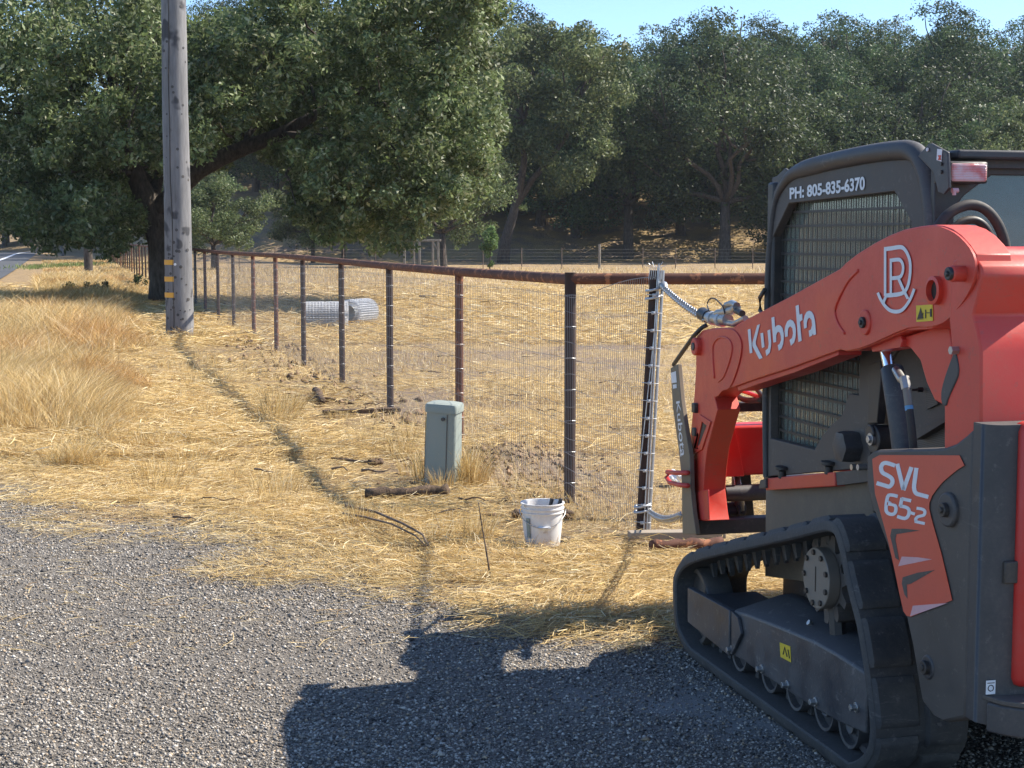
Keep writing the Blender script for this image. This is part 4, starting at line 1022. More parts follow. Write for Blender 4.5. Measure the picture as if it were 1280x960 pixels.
# ================================================================== compact track loader
ML = empty('track_loader', (OX, OY, 0), TH)
tag(ML, 'red and charcoal compact track loader with lowered lift arms parked on the gravel', 'track loader')
def both(fn):
    fn(False); fn(True)
def q_(u, v, w0, k=0.0): return Vector(pl(u, v, w0, k))
def qs(pts, w0, k=0.0): return [q_(u, v, w0, k) for (u, v) in pts]
ZR = lambda X, Y, x0, y0, s: (x0 + X / s, y0 + Y / s)
def ribbon(mb, pts, ha, hv, w0, k, off, th=.0012, closed=False):
    """flat lettering stroke: pixel path with horizontal / vertical half widths"""
    P = [Vector((a, b)) for a, b in pts]; L = []; Rr = []
    for i, p in enumerate(P):
        a = P[max(i - 1, 0)]; b = P[min(i + 1, len(P) - 1)]; d1 = (p - a) if i > 0 else (b - p); d2 = (b - p) if i < len(P) - 1 else d1
        n1 = Vector((-d1.y, d1.x)).normalized(); n2 = Vector((-d2.y, d2.x)).normalized(); n = (n1 + n2)
        n = n / max(n.length_squared / 2, .35) if n.length > 1e-6 else n1
        o = Vector((n.x * ha, n.y * hv)); L.append(p + o); Rr.append(p - o)
    poly = L + Rr[::-1]
    mb.prism([q_(a.x, a.y, w0 - off, k) for a in poly], (-th, 0, 0)); return mb
def smooth_px(pts, n=4):
    out = []
    for i in range(len(pts) - 1):
        a = Vector(pts[max(i - 1, 0)]); b = Vector(pts[i]); c = Vector(pts[i + 1]); d = Vector(pts[min(i + 2, len(pts) - 1)])
        for j in range(n):
            t = j / n; out.append(tuple(.5 * ((2 * b) + (-a + c) * t + (2 * a - 5 * b + 4 * c - d) * t * t + (-a + 3 * b - 3 * c + d) * t ** 3)))
    out.append(tuple(pts[-1])); return out

# ---- tracks
LOOP = [(839, 745), (840, 717), (849, 698), (866, 687), (900, 677), (940, 667), (985, 656), (1021, 646), (1036, 645), (1047, 654), (1056, 680), (1064, 720), (1072, 752), (1079, 780), (1085, 815), (1090, 850), (1095, 893), (1096, 925), (1091, 950), (1078, 968), (1060, 974), (1043, 961), (1021, 945), (964, 904), (925, 873), (885, 843), (862, 826), (848, 803), (841, 778)]
def loop_sh():
    P = [Vector((q_(u, v, 0)[1], max(q_(u, v, 0)[2], .0))) for u, v in LOOP]; n = len(P); D = []
    for i in range(n):
        a, b, c, d = P[i - 1], P[i], P[(i + 1) % n], P[(i + 2) % n]
        for j in range(6):
            t = j / 6; D.append(.5 * ((2 * b) + (-a + c) * t + (2 * a - 5 * b + 4 * c - d) * t * t + (-a + 3 * b - 3 * c + d) * t ** 3))
    for p in D: p.y = max(p.y, 0)
    # resample evenly
    L = [0]; m = len(D)
    for i in range(m): L.append(L[-1] + (D[(i + 1) % m] - D[i]).length)
    N = 24 * 12; out = []; j = 0
    for i in range(N):
        t = L[-1] * i / N
        while L[j + 1] < t: j += 1
        f = (t - L[j]) / max(L[j + 1] - L[j], 1e-9); out.append(D[j].lerp(D[(j + 1) % m], f))
    return out
LP = loop_sh(); NL = len(LP)
def nrm2(i):
    d = LP[(i + 2) % NL] - LP[i - 2]; n = Vector((-d.y, d.x)).normalized(); c = Vector((-.5, .35))
    return n if (LP[i] - c).dot(n) > 0 else -n
NRM = [nrm2(i) for i in range(NL)]
def offs(i, o): p = LP[i % NL] - NRM[i % NL] * o; return p
TW = .32
def track(mir):
    par = ML; mb = MB(); vs = []
    sec = [(0.004, .016), (.0, .022), (.0, .046), (.006, .052), (TW - .006, .052), (TW, .046), (TW, .022), (TW - .004, .016)]
    for i in range(NL):
        for (w_, o_) in sec: p = offs(i, o_); vs.append((w_, p.x, p.y))
    k = len(sec); fs = [(i * k + j, i * k + (j + 1) % k, ((i + 1) % NL) * k + (j + 1) % k, ((i + 1) % NL) * k + j) for i in range(NL) for j in range(k)]
    mb.add(vs, fs)
    # tread blocks: staggered halves
    def block(i0, ln, w0, w1, o0=.018, o1=0.0, ch=.010):
        vs = []; st = list(range(i0, i0 + ln + 1))
        for n_, i in enumerate(st):
            e = ch if n_ in (0, len(st) - 1) else 0
            a = offs(i, o0); b = offs(i, o1 + e)
            vs += [(w0, a.x, a.y), (w0 + .012, b.x, b.y), (w1 - .010, b.x, b.y), (w1, a.x, a.y)]
        m = len(st); fs = [(n_ * 4 + j, n_ * 4 + (j + 1) % 4, n_ * 4 + 4 + (j + 1) % 4, n_ * 4 + 4 + j) for n_ in range(m - 1) for j in range(4)] + [(0, 1, 2, 3), (m * 4 - 1, m * 4 - 2, m * 4 - 3, m * 4 - 4)]
        mb.add(vs, fs)
    for i in range(24):
        block(i * 12, 10, .004, .152); block(i * 12 + 6, 9, .168, TW - .004)
    # guide horns on the inside
    for i in range(48):
        p = offs(i * 6 + 2, .05); q = offs(i * 6 + 2, .105); d = (LP[(i * 6 + 3) % NL] - LP[(i * 6 + 1) % NL]).normalized()
        for w_ in (.11, .185):
            vs = []
            for (c, a, b) in ((p, .017, .013), (q, .008, .006)):
                for (x, y) in ((-1, -1), (1, -1), (1, 1), (-1, 1)): vs.append((w_ + x * b, c.x + d.x * y * a, c.y + d.y * y * a))
            mb.add(vs, [(0, 1, 2, 3), (7, 6, 5, 4), (0, 4, 5, 1), (1, 5, 6, 2), (2, 6, 7, 3), (3, 7, 4, 0)])
    mb.build('rubber_track', M['rubber'], ML, smooth='auto', mirror=mir)
both(track)
def wheel(name, c, r, w0, w1, mir, mat='frame', hub=.35):
    mb = MB(); prof = [(r * hub * .6, w0 + .012), (r * hub, w0 + .004), (r * hub * 1.1, w0 + .018), (r * .80, w0 + .024), (r * .84, w0 + .002), (r * .97, w0), (r, w0 + .008), (r, w1), (r * .3, w1)]
    vs = []; n = 36
    for (rr_, w_) in prof:
        for k in range(n): t = k / n * 6.28318; vs.append((w_, c[0] + rr_ * math.cos(t), c[1] + rr_ * math.sin(t)))
    fs = [(i * n + k, i * n + (k + 1) % n, (i + 1) * n + (k + 1) % n, (i + 1) * n + k) for i in range(len(prof) - 1) for k in range(n)] + [tuple(range(n))]
    mb.add(vs, fs); return mb.build(name, M[mat], ML, smooth='auto', mirror=mir)
M['rim'] = painted('worn_rim_steel', (.10, .10, .10), .35, .5, .5, 8)
def running_gear(mir):
    # track frame, lofted through stations along the machine
    st = []
    for (u, vb, vt, ur, vr) in ((916, 822, 764, 928, 733), (934, 833, 769, 944, 722), (958, 850, 778, 957, 728), (985, 868, 789, 982, 746), (1016, 888, 802, 1012, 760), (1045, 905, 818, 1040, 775), (1083, 922, 843, 1075, 800)):
        a = q_(u, vb, .018); b = q_(u, vt, .018); r = q_(ur, vr, .17); s = (a.y + b.y) / 2
        st.append([(.018, s, a.z + .01), (.018, s, b.z), (.03, s, b.z + .008), (.15, s, r.z), (.19, s, r.z + .004), (.27, s, r.z - .02), (.27, s, a.z)])
    mb = MB(); k = 7; vs = [p for s in st for p in s]
    mb.add(vs, [(i * k + j, i * k + (j + 1) % k, (i + 1) * k + (j + 1) % k, (i + 1) * k + j) for i in range(len(st) - 1) for j in range(k)] + [tuple(range(k)), tuple(reversed(range((len(st) - 1) * k, len(st) * k)))])
    fr = mb.build('track_frame', M['frame'], ML, bevel=.006, mirror=mir)
    mb = MB(); mb.prism(qs([(859, 734), (912, 763), (911, 820), (859, 777)], .008), (.03, 0, 0)); mb.box(.03, .27, q_(910, 790, .01).y, q_(870, 750, .01).y, q_(905, 812, .01).z + .0, q_(905, 765, .01).z); mb.build('tensioner_box', M['frame'], ML, bevel=.005, mirror=mir)
    mb = MB(); mb.prism(qs([(914, 764), (922, 772), (926, 792), (914, 819)], .004), (.012, 0, 0)); mb.build('gusset', M['frame'], ML, bevel=.002, mirror=mir)
    for (u, v) in ((915.5, 812), (953, 836), (985, 856), (1020, 877), (1071, 884)):
        c = q_(u, v, .018); b = MB(); b.cyl(c + Vector((.004, 0, 0)), (-1, 0, 0), .016, .010, 18); b.cyl(c, (-1, 0, 0), .011, .024, 6); bo = b.build('bolt', M['steel'], fr, bevel=.001, mirror=mir)
    for (u, v) in ((984, 786), (1014, 780)):
        c = q_(u, v, .10); b = MB(); b.cyl(c, (-.8, 0, .5), .011, .014, 6); b.build('bolt', M['steel'], fr, bevel=.001, mirror=mir)
    # rollers, idlers, sprocket
    wheel('front_idler', (q_(880, 757, .10)[1], q_(880, 757, .10)[2] + .0), .165, .06, .17, mir, 'rim')
    for u, v in ((925, 822), (963, 846), (995, 865), (1031, 884), (1062, 905)):
        c = q_(u, v, .07); wheel('roller', (c.y, .128), .078, .065, .25, mir)
    wheel('rear_idler', (-1.19, .205), .150, .08, .24, mir)
    cz = q_(1034, 722, .10)
    mb = MB(); n = 72; vs = []
    for w_ in (.10, .20):
        for k in range(n):
            t = k / n * 6.28318; r = .135 + .022 * max(-1, min(1, 2.2 * math.sin(t * 11))); vs.append((w_, cz.y + r * math.cos(t), cz.z + r * math.sin(t)))
    mb.add(vs, [(k, (k + 1) % n, n + (k + 1) % n, n + k) for k in range(n)] + [tuple(range(n)), tuple(range(n, 2 * n))]); sp = mb.build('drive_sprocket', M['dark2'], ML, smooth='auto', mirror=mir)
    mb = MB(); mb.cyl(Vector((.1, cz.y, cz.z)), (-1, 0, 0), .104, .042, 44); mb.build('hub_plate', M['plate'], sp, bevel=.003, mirror=mir)
    for k in range(9):
        t = k / 9 * 6.283; c = Vector((.058, cz.y + .088 * math.cos(t), cz.z + .088 * math.sin(t))); b = MB(); b.cyl(c, (-1, 0, 0), .010, .008, 6); b.build('hub_bolt', M['black'], sp, mirror=mir)
    mb = MB(); mb.box(.0555, .057, cz.y - .002, cz.y + .002, cz.z - .045, cz.z + .04); mb.build('scored_line', M['black'], sp, mirror=mir)
    mb = MB(); mb.tube([(.12, cz.y - .02, cz.z - .05), (.12, cz.y - .06, cz.z - .22)], .03, 8); mb.cyl((.16, cz.y, cz.z), (1, 0, 0), .12, .22, 24); mb.build('drive_motor', M['black'], ML, smooth='auto', mirror=mir)
M['plate'] = painted('dusty_plate', (.20, .18, .155), .5, .3, .5, 6)
both(running_gear)
mb = MB(); mb.prism(qs([(975, 803), (988, 808), (989, 828), (976, 821)], .0175), (-.0015, 0, 0)); mb.build('warning_label', M['yellow'], ML)
mb = MB(); ribbon(mb, [(979, 818), (981, 809), (984, 821)], .6, .6, .0175, 0, .002); ribbon(mb, [(985, 812), (987, 823)], .5, .5, .0175, 0, .002); mb.build('label_print', M['sage'], ML)

# ---- chassis under and beside the cab
WL = .33; WR = MW - .33
def chassis(mir):
    mb = MB(); mb.prism(qs([(957, 612), (1090, 598), (1096, 700), (1060, 735), (956, 720)], WL + .02), (.05, 0, 0)); mb.build('side_plate', M['chassis'], ML, bevel=.004, mirror=mir)
    mb = MB(); mb.prism(qs([(957, 598), (1043, 590), (1044, 608), (957, 613)], WL - .02), (.06, 0, 0)); mb.build('red_sill', M['red'], ML, bevel=.004, mirror=mir)
    mb = MB(); mb.prism(qs([(1044, 590), (1085, 586), (1085, 602), (1046, 607)], WL - .015), (.05, 0, 0)); mb.build('sill_end', M['dark2'], ML, bevel=.003, mirror=mir); mb = MB(); mb.prism(qs([(950, 600), (957, 598), (957, 610), (948, 611)], WL - .03), (.07, 0, 0)); mb.build('sill_end', M['dark2'], ML, bevel=.003, mirror=mir)
    for (u, v) in ((978, 587), (1036, 581)):
        c = q_(u, v, WL - .01); mb = MB(); mb.cyl(c - Vector((0, 0, .005)), (0, 0, -1), .016, .03, 12); mb.cyl(c, (0, 0, 1), .03, .014, 20); mb.build('knob', M['black'], ML, bevel=.002, mirror=mir)
    # engine bay side with grilles
    mb = MB(); mb.prism(qs([(1074, 440), (1080, 420), (1130, 400), (1210, 395), (1228, 400), (1228, 640), (1090, 640), (1085, 600), (1080, 560)], WL + .01), (.05, 0, 0)); mb.build('engine_cover', M['dark2'], ML, bevel=.004, mirror=mir)
    mb = MB(); mb.prism(qs([(1158, 480), (1164, 478), (1172, 505), (1158, 512)], WL - .0), (.008, 0, 0)); mb.prism(qs([(1144, 552), (1182, 528), (1182, 560), (1143, 561)], WL - .0), (.008, 0, 0)); mb.build('grille', M['grille'], ML, mirror=mir)
    mb = MB(); mb.prism(qs([(1144, 537), (1182, 520), (1182, 527), (1144, 550)], WL - .03), (.04, 0, 0)); mb.build('trim', M['dark2'], ML, bevel=.003, mirror=mir)
    c = q_(1153, 487, WL); mb = MB(); mb.cyl(c, (-1, 0, 0), .009, .02, 6); mb.cyl(c + Vector((-.02, 0, 0)), (-1, 0, 0), .004, .02, 8); mb.build('bolt', M['black'], ML, mirror=mir)
    # hood hinge post and cap
    mb = MB(); mb.prism(qs([(1086, 455), (1100, 450), (1101, 470), (1096, 530), (1084, 530)], WL - .04), (.03, 0, 0)); mb.build('gas_strut', M['black'], ML, bevel=.004, mirror=mir)
    c = q_(1060, 558, WL - .03); mb = MB(); vs = []
    for (w_, r) in ((.05, .052), (.0, .056), (-.035, .052), (-.04, .03)):
        for k in range(36): t = k / 36 * 6.283; rr = r * (1 + .07 * math.cos(6 * t)); vs.append((c.x + w_, c.y + rr * math.cos(t), c.z + rr * math.sin(t)))
    mb.add(vs, [(i * 36 + k, i * 36 + (k + 1) % 36, (i + 1) * 36 + (k + 1) % 36, (i + 1) * 36 + k) for i in range(3) for k in range(36)] + [tuple(range(108, 144))]); mb.build('fuel_cap', M['dark'], ML, smooth='auto', mirror=mir)
    c = q_(1091, 549, WL - .05); mb = MB(); mb.cyl(c + Vector((.08, 0, 0)), (-1, 0, 0), .048, .08, 26); mb.cyl(c + Vector((.02, .01, .02)), (-1, 0, 0), .030, .03, 20); mb.build('hinge_pin', M['black'], ML, bevel=.004, mirror=mir)
    mb = MB(); mb.cyl(c + Vector((.0, .0, .0)), (-1, 0, 0), .022, .012, 18); mb.cyl(c, (-1, 0, 0), .014, .02, 6); mb.build('bolt', M['steel'], ML, bevel=.001, mirror=mir)
    for u in (1064, 1072): c = q_(u, 584, WL - .05); mb = MB(); mb.cyl(c + Vector((.06, 0, 0)), (-1, 0, 0), .011, .06, 12); mb.build('grease_fitting', M['steel'], ML, smooth='auto', mirror=mir)
both(chassis)
mb = MB(); mb.box(WL + .07, WR - .07, -1.75, .22, .22, .70); mb.box(WL + .03, WR - .03, -1.92, -.98, .45, 1.22); mb.build('body', M['dark'], ML, bevel=.02)

# ---- cab
KC = WL
OUT = [(954, 596), (953, 500), (955, 400), (957, 330), (962, 270), (967, 240), (976, 221), (992, 209), (1030, 199), (1062, 192), (1095, 186), (1122, 183), (1140, 183), (1152, 190), (1160, 203), (1166, 225), (1171, 262), (1174, 320), (1174, 400), (1120, 440), (1096, 480), (1090, 560), (1082, 585)]
HOLE = [(986, 254), (1118, 239), (1139, 277), (1139, 330), (1122, 395), (1075, 440), (1073, 494), (1061, 492), (1052, 520), (1040, 530), (1029, 543), (1018, 562), (963, 548), (964, 300)]
SREAR = q_(1174, 300, KC).y
def cab_side(mir):
    mb = MB(); mb.plate_hole(qs(OUT, KC), qs(HOLE, KC), (.035, 0, 0)); sd_ = mb.build('side_frame', M['dark2'], ML, bevel=.006, mirror=mir)
    # raised rim tube following the outline
    rim = smooth_px([(958, 596), (957, 500), (959, 400), (961, 330), (966, 275), (972, 246), (984, 225), (998, 214), (1030, 204), (1062, 197), (1095, 191), (1122, 188), (1138, 188), (1149, 195), (1156, 208), (1162, 230), (1167, 265), (1169, 320), (1169, 398)], 3)
    mb = MB(); mb.tube([q_(u, v, KC - .0) for u, v in rim], [.014 + .019 * min(1, max(0, (u - 970) / 40)) for u, v in rim], 14); mb.build('rim_tube', M['dark'], ML, smooth='auto', mirror=mir)
    # square mesh
    mb = MB(); s0 = q_(963, 400, KC).y; s1 = q_(1139, 330, KC).y; h0 = q_(1018, 562, KC).z - .03; h1 = max(q_(986, 254, KC).z, q_(1118, 239, KC).z)
    g = .0405 * (2 if mir else 1); n = int((s0 - s1) / g) + 1; x0, x1 = KC + .036, KC + .0385
    for i in range(n + 1):
        s = s1 + i * g; mb.box(x0, x1, s - .0028, s + .0028, h0, h1)
    m = int((h1 - h0) / .0545) + 1
    for i in range(m + 1):
        h = h1 - i * .0545; mb.box(x0 + .0005, x1 + .0005, s1 - .03, s0 + .03, h - .0045, h + .0045)
    mb.build('window_screen', M['black'], ML, mirror=mir)
    gl = MB(); gl.box(KC + .052, KC + .056, s1 - .05, s0 + .02, h0 - .02, h1 + .02); gl.build('side_glass', M['clear_glass'] if mir else M['side_glass'], ML, mirror=mir)
    mb = MB(); mb.tube([q_(956, 362, KC - .03), q_(950, 372, KC - .03), q_(950, 388, KC - .03), q_(956, 396, KC - .03)], .009, 8); mb.build('grab_handle', M['black'], ML, smooth=True, mirror=mir)
both(cab_side)
# lift eye plates on the roof corners
for mir in (False, True):
    mb = MB(); mb.prism(qs([(1147, 195), (1160, 180), (1164, 179), (1184, 190), (1186, 235), (1180, 243), (1172, 240), (1166, 215)], KC - .045), (.01, 0, 0)); mb.build('lift_eye', M['dark'], ML, bevel=.003, mirror=mir)
    mb = MB(); mb.prism(qs([(965, 222), (971, 220), (981, 210), (990, 217), (978, 240), (967, 262), (965, 260)], KC + .06), (.01, 0, 0)); mb.build('lift_eye', M['dark'], ML, bevel=.003, mirror=mir)
mb = MB(); mb.prism(qs([(1172, 186), (1178, 187), (1177, 202), (1171, 200)], KC - .046), (-.0012, 0, 0)); lb = mb.build('small_label', M['white'], ML)
mb = MB(); ribbon(mb, [(1173.3, 194), (1175.8, 200)], .8, .5, KC - .0475, 0, .0006); ribbon(mb, [(1175.8, 194), (1173.3, 200)], .8, .5, KC - .0475, 0, .0012); mb.build('label_print', M['decal_red'], lb)
for (u, v) in ((1177, 205), (1177, 215), (1160, 187)):
    c = q_(u, v, KC - .046); mb = MB(); mb.cyl(c, (-1, 0, 0), .006, .004, 8); mb.build('bolt', M['black'] if v > 190 else M['white'], ML)
# roof
RT = q_(1100, 186, KC).z
def roof():
    mb = MB(); prof = [(q_(u, v, KC)[1], q_(u, v, KC)[2] - .012) for u, v in [(967, 240), (978, 222), (994, 210), (1030, 200), (1062, 193), (1095, 187), (1122, 184), (1140, 186)]]
    prof.append((SREAR - .02, prof[-1][1] - .01)); n = len(prof); vs = [(KC + .01, s, h) for s, h in prof] + [(KC + .01, s, h - .05) for s, h in prof[::-1]]
    mb.prism(vs, (MW - 2 * KC - .02, 0, 0)); mb.build('roof', M['dark'], ML, bevel=.01)
roof()
def rear_wall():
    y0 = SREAR
    P = lambda u, v: Vector(pls(u, v, y0)); wl, wr = KC - .02, MW - KC + .02
    top = P(1200, 191).z; bot = 1.30
    outer = [Vector((wl, y0, bot)), Vector((wl, y0, top)), Vector((wr, y0, top)), Vector((wr, y0, bot))]
    a = P(1193, 262); b = P(1240, 222); zt = P(1260, 219).z; zb = 1.38; cw = KC + .06
    hole = [Vector((a.x, y0, zb)), Vector((a.x, y0, a.z)), Vector((P(1205, 245).x, y0, P(1205, 245).z)), Vector((P(1222, 232).x, y0, P(1222, 232).z)), Vector((b.x, y0, zt)), Vector((MW - b.x, y0, zt)), Vector((MW - a.x, y0, a.z)), Vector((MW - a.x, y0, zb))]
    mb = MB(); mb.plate_hole(outer, hole, (0, .03, 0)); mb.build('rear_wall', M['black'], ML, bevel=.005)
    mb = MB(); mb.box(wl + .06, wr - .06, y0 + .018, y0 + .022, zb - .03, zt + .03); mb.build('rear_glass', M['sheen_glass'], ML)
    # roof edge beam over the window
    p = P(1184, 187); mb = MB(); mb.box(p.x, MW - p.x, y0 - .07, y0 + .02, P(1200, 200).z, P(1200, 188.5).z); mb.build('roof_beam', M['dark'], ML, bevel=.008)
    for mir in (False, True):
        yl = y0 - .10
        Q = lambda u, v: Vector(pls(u, v, yl)); c0 = Q(1186, 229); c1 = Q(1236, 202)
        mb = MB(); mb.box(c0.x, c1.x, yl, y0, c0.z, c1.z); hs_ = mb.build('tail_lamp', M['black'], ML, bevel=.008, mirror=mir)
        mb = MB(); mb.box(c0.x + .006, c1.x - .008, yl - .008, yl + .004, c0.z + .006, c1.z - .007); mb.build('lens', M['lens'], hs_, bevel=.006, mirror=mir)
        mb = MB(); c = Q(1190, 238); mb.cyl(c, (1, 0, 0), .008, .02, 10); mb.cyl(c + Vector((.005, -.005, -.015)), (0, 0, 1), .006, .012, 8); mb.build('lamp_connector', M['pink'], hs_, smooth='auto', mirror=mir)
rear_wall()
# front door pillars, floor, seat and controls seen through the screens
SF = q_(957, 400, KC).y
mb = MB(); mb.box(KC, KC + .06, SF - .06, SF + .005, .72, 1.93); mb.build('front_pillar', M['black'], ML, bevel=.01)
mb = MB(); mb.box(MW - KC - .06, MW - KC, SF - .06, SF + .005, .72, 1.93); mb.build('front_pillar', M['black'], ML, bevel=.01)
mb = MB(); mb.box(KC + .06, MW - KC - .06, SF - .06, SF, 1.80, 1.90); mb.build('header', M['black'], ML, bevel=.01)
mb = MB(); mb.box(KC + .06, MW - KC - .06, SF - 1.0, SF, .705, .74); mb.build('cab_floor', M['black'], ML)
mb = MB(); mb.box(.60, 1.02, -.72, -.28, .98, 1.08); mb.box(.62, 1.00, -.80, -.70, 1.06, 1.50); st_ = mb.build('seat', M['rubber_in'], ML, bevel=.04)
for w_ in (.50, 1.12):
    mb = MB(); mb.box(w_ - .04, w_ + .04, -.6, -.15, 1.12, 1.18); mb.tube([(w_, -.16, 1.16), (w_, -.13, 1.27), (w_, -.14, 1.34)], [.015, .018, .025], 8); mb.build('armrest_control', M['rubber_in'], ML, bevel=.01)

# phone number
def text_px(txt, quad, w0, k, off, mat, name, parent=ML, bold=.0, th=.0012):
    cu = bpy.data.curves.new('tmp', 'FONT'); cu.body = txt; cu.size = 1; cu.offset = bold; cu.resolution_u = 6
    ob = bpy.data.objects.new('tmp', cu); COL.objects.link(ob); dg = bpy.context.evaluated_depsgraph_get(); me = bpy.data.meshes.new_from_object(ob.evaluated_get(dg))
    bpy.data.objects.remove(ob); vs = [v.co.copy() for v in me.vertices]; x0 = min(v.x for v in vs); x1 = max(v.x for v in vs); y0 = min(v.y for v in vs); y1 = max(v.y for v in vs)
    a, b, c, d = [Vector(p) for p in quad]                         # bottom-left, bottom-right, top-right, top-left
    mb = MB(); nv = []
    for v in vs:
        s = (v.x - x0) / (x1 - x0); t = (v.y - y0) / (y1 - y0); p = a * (1 - s) * (1 - t) + b * s * (1 - t) + c * s * t + d * (1 - s) * t; nv.append(q_(p.x, p.y, w0 - off, k))
    mb.add(nv, [tuple(f.vertices) for f in me.polygons]); o = mb.build(name, mat, parent); bpy.data.meshes.remove(me); return o
text_px('PH: 805-835-6370', [(987, 249.5), (1081, 237.5), (1081, 220), (987, 234.5)], KC, 0, .0035, M['white'], 'phone_lettering', bold=.034)

# ---- lift arms
BW, BK = .20, .10                                                    # arm outer face: w = BW + BK * s
ARM = [(870, 432), (871, 420), (878, 413), (892, 410), (917, 409), (935, 398), (985, 372), (1050, 336), (1058, 328), (1072, 317), (1093, 304), (1112, 294), (1130, 287), (1150, 283), (1168, 281), (1179, 282), (1190, 286), (1201, 294), (1212, 306), (1220, 318), (1222, 345), (1212, 372), (1198, 392), (1185, 402), (1165, 411), (1133, 413), (1110, 423), (1086, 433), (1072, 438), (1058, 439), (1050, 437), (990, 459), (946, 473), (921, 482), (902, 489), (893, 497)]
LEG = [(893, 497), (897, 512), (892, 530), (884, 560), (881, 585), (879, 612), (882, 640), (884, 651), (865, 651), (863, 630), (855, 618), (854, 588), (861, 575), (863, 545), (868, 493), (870, 460), (870, 432)]
def arms(mir):
    out = qs(ARM + LEG[1:-1], BW, BK)
    tri = [(p.x, p.y, p.z) for p in out]
    mb = MB(); mb.prism(tri, (.105, .0, 0)); arm = mb.build('lift_arm', M['red'], ML, bevel=.009, mirror=mir)
    # pressed panels and overlapping side plates, slightly proud
    mb = MB(); mb.prism(qs(smooth_px([(874, 421), (884, 414), (900, 411), (916, 412), (925, 424), (926, 440), (921, 462), (912, 484), (902, 489), (894, 496), (880, 480), (873, 450), (874, 421)], 3)[:-1], BW - .006, BK), (.006, 0, 0)); mb.build('end_plate', M['red'], arm, bevel=.003, mirror=mir)
    mb = MB(); mb.tube([q_(u, v, BW - .0075, BK) for u, v in smooth_px([(893, 473), (891, 445), (892, 430), (899, 422), (909, 423), (915, 432), (913, 448), (905, 470), (898, 477)], 4)], .0045, 6); mb.build('pressed_rib', M['red'], arm, smooth=True, mirror=mir)
    SP = smooth_px([(1056, 336), (1075, 320), (1100, 303), (1130, 290), (1165, 284), (1180, 285), (1199, 296), (1216, 318), (1218, 345), (1208, 370), (1186, 398), (1165, 408), (1134, 410), (1088, 430), (1070, 436), (1056, 436), (1040, 420), (1032, 400), (1040, 365), (1056, 336)], 3)[:-1]
    mb = MB(); mb.prism(qs(SP, BW - .008, BK), (.008, 0, 0)); hp = mb.build('side_plate', M['red'], arm, bevel=.004, mirror=mir)
    mb = MB(); mb.tube([q_(u, v, BW - .009, BK) for u, v in smooth_px([(1073, 338), (1060, 352), (1048, 375), (1044, 390), (1048, 405), (1056, 417)], 4)], .005, 6); mb.build('pressed_rib', M['red'], hp, smooth=True, mirror=mir)
    # pins
    for (u, v, r, o) in ((1083, 403, .040, .02), (1205, 342, .022, .05)):
        c = q_(u, v, BW - .008, BK); mb = MB(); mb.cyl(c + Vector((.01, 0, 0)), (-1, 0, 0), r, o, 30); bs = mb.build('pin_boss', M['red'], arm, bevel=.004, mirror=mir)
        mb = MB(); mb.cyl(c + Vector((.0, 0, 0)), (-1, 0, 0), .018, o, 20); mb.cyl(c, (-1, 0, 0), .009, o + .006, 6); mb.build('pin_head', M['black'], bs, bevel=.002, mirror=mir)
    c = q_(1172, 363, BW - .008, BK); mb = MB()
    prof = [(.030, .004), (.040, -.0), (.040, -.018), (.030, -.020), (.028, .002)]; vs = []
    for (r, w_) in prof:
        for k in range(28): t = k / 28 * 6.283; vs.append((c.x + w_, c.y + r * math.cos(t), c.z + r * math.sin(t)))
    mb.add(vs, [(i * 28 + k, i * 28 + (k + 1) % 28, (i + 1) * 28 + (k + 1) % 28, (i + 1) * 28 + k) for i in range(4) for k in range(28)]); mb.build('hole_collar', M['red'], arm, smooth='auto', mirror=mir)
    mb = MB(); mb.cyl(c + Vector((-.001, 0, 0)), (-1, 0, 0), .029, .003, 28); mb.build('hole', M['sage'], arm, mirror=mir)
    # front pin, leg plate with slot
    c = q_(876, 433, BW, BK); mb = MB(); mb.cyl(c + Vector((.02, 0, 0)), (-1, 0, 0), .040, .055, 26); mb.build('pin_boss', M['red'], arm, bevel=.006, mirror=mir)
    mb = MB(); mb.cyl(c + Vector((-.03, 0, 0)), (-1, 0, 0), .018, .010, 20); mb.build('pin_head', M['dark'], arm, bevel=.002, mirror=mir)
    mb = MB(); mb.plate_hole(qs([(874, 518), (888, 527), (877, 562), (866, 568), (864, 560)], BW - .007, BK), qs([(877, 527), (883, 532), (874, 556), (870, 560)], BW - .007, BK), (.007, 0, 0)); mb.build('slot_rim', M['red'], arm, bevel=.002, mirror=mir)
    mb = MB(); mb.prism(qs([(877, 527), (883, 532), (874, 556), (870, 560)], BW - .001, BK), (.0005, 0, 0)); mb.build('slot', M['sage'], arm, mirror=mir)
    mb = MB(); mb.prism(qs([(866, 560), (869, 562), (868, 570), (865, 568)], BW - .0015, BK), (.001, 0, 0)); mb.build('small_label', M['white'], arm, mirror=mir)
    mb = MB(); mb.prism(qs([(862, 576), (866, 574), (865, 618), (861, 620)], BW - .012, BK), (.012, 0, 0)); mb.prism(qs([(870, 615), (885, 612), (886, 650), (868, 650)], BW - .006, BK), (.006, 0, 0)); mb.build('coupler_plate', M['red_in'], arm, bevel=.003, mirror=mir)
    c = q_(861, 637, BW - .01, BK); mb = MB(); mb.cyl(c + Vector((.03, 0, 0)), (-1, 0, 0), .042, .05, 26); mb.cyl(c, (-1, 0, 0), .018, .028, 14); mb.build('lower_pin', M['black'], arm, bevel=.005, mirror=mir)
    c = q_(863, 579, BW - .01, BK); mb = MB(); mb.cyl(c, (-1, 0, 0), .013, .012, 6); mb.build('bolt', M['steel'], arm, mirror=mir)
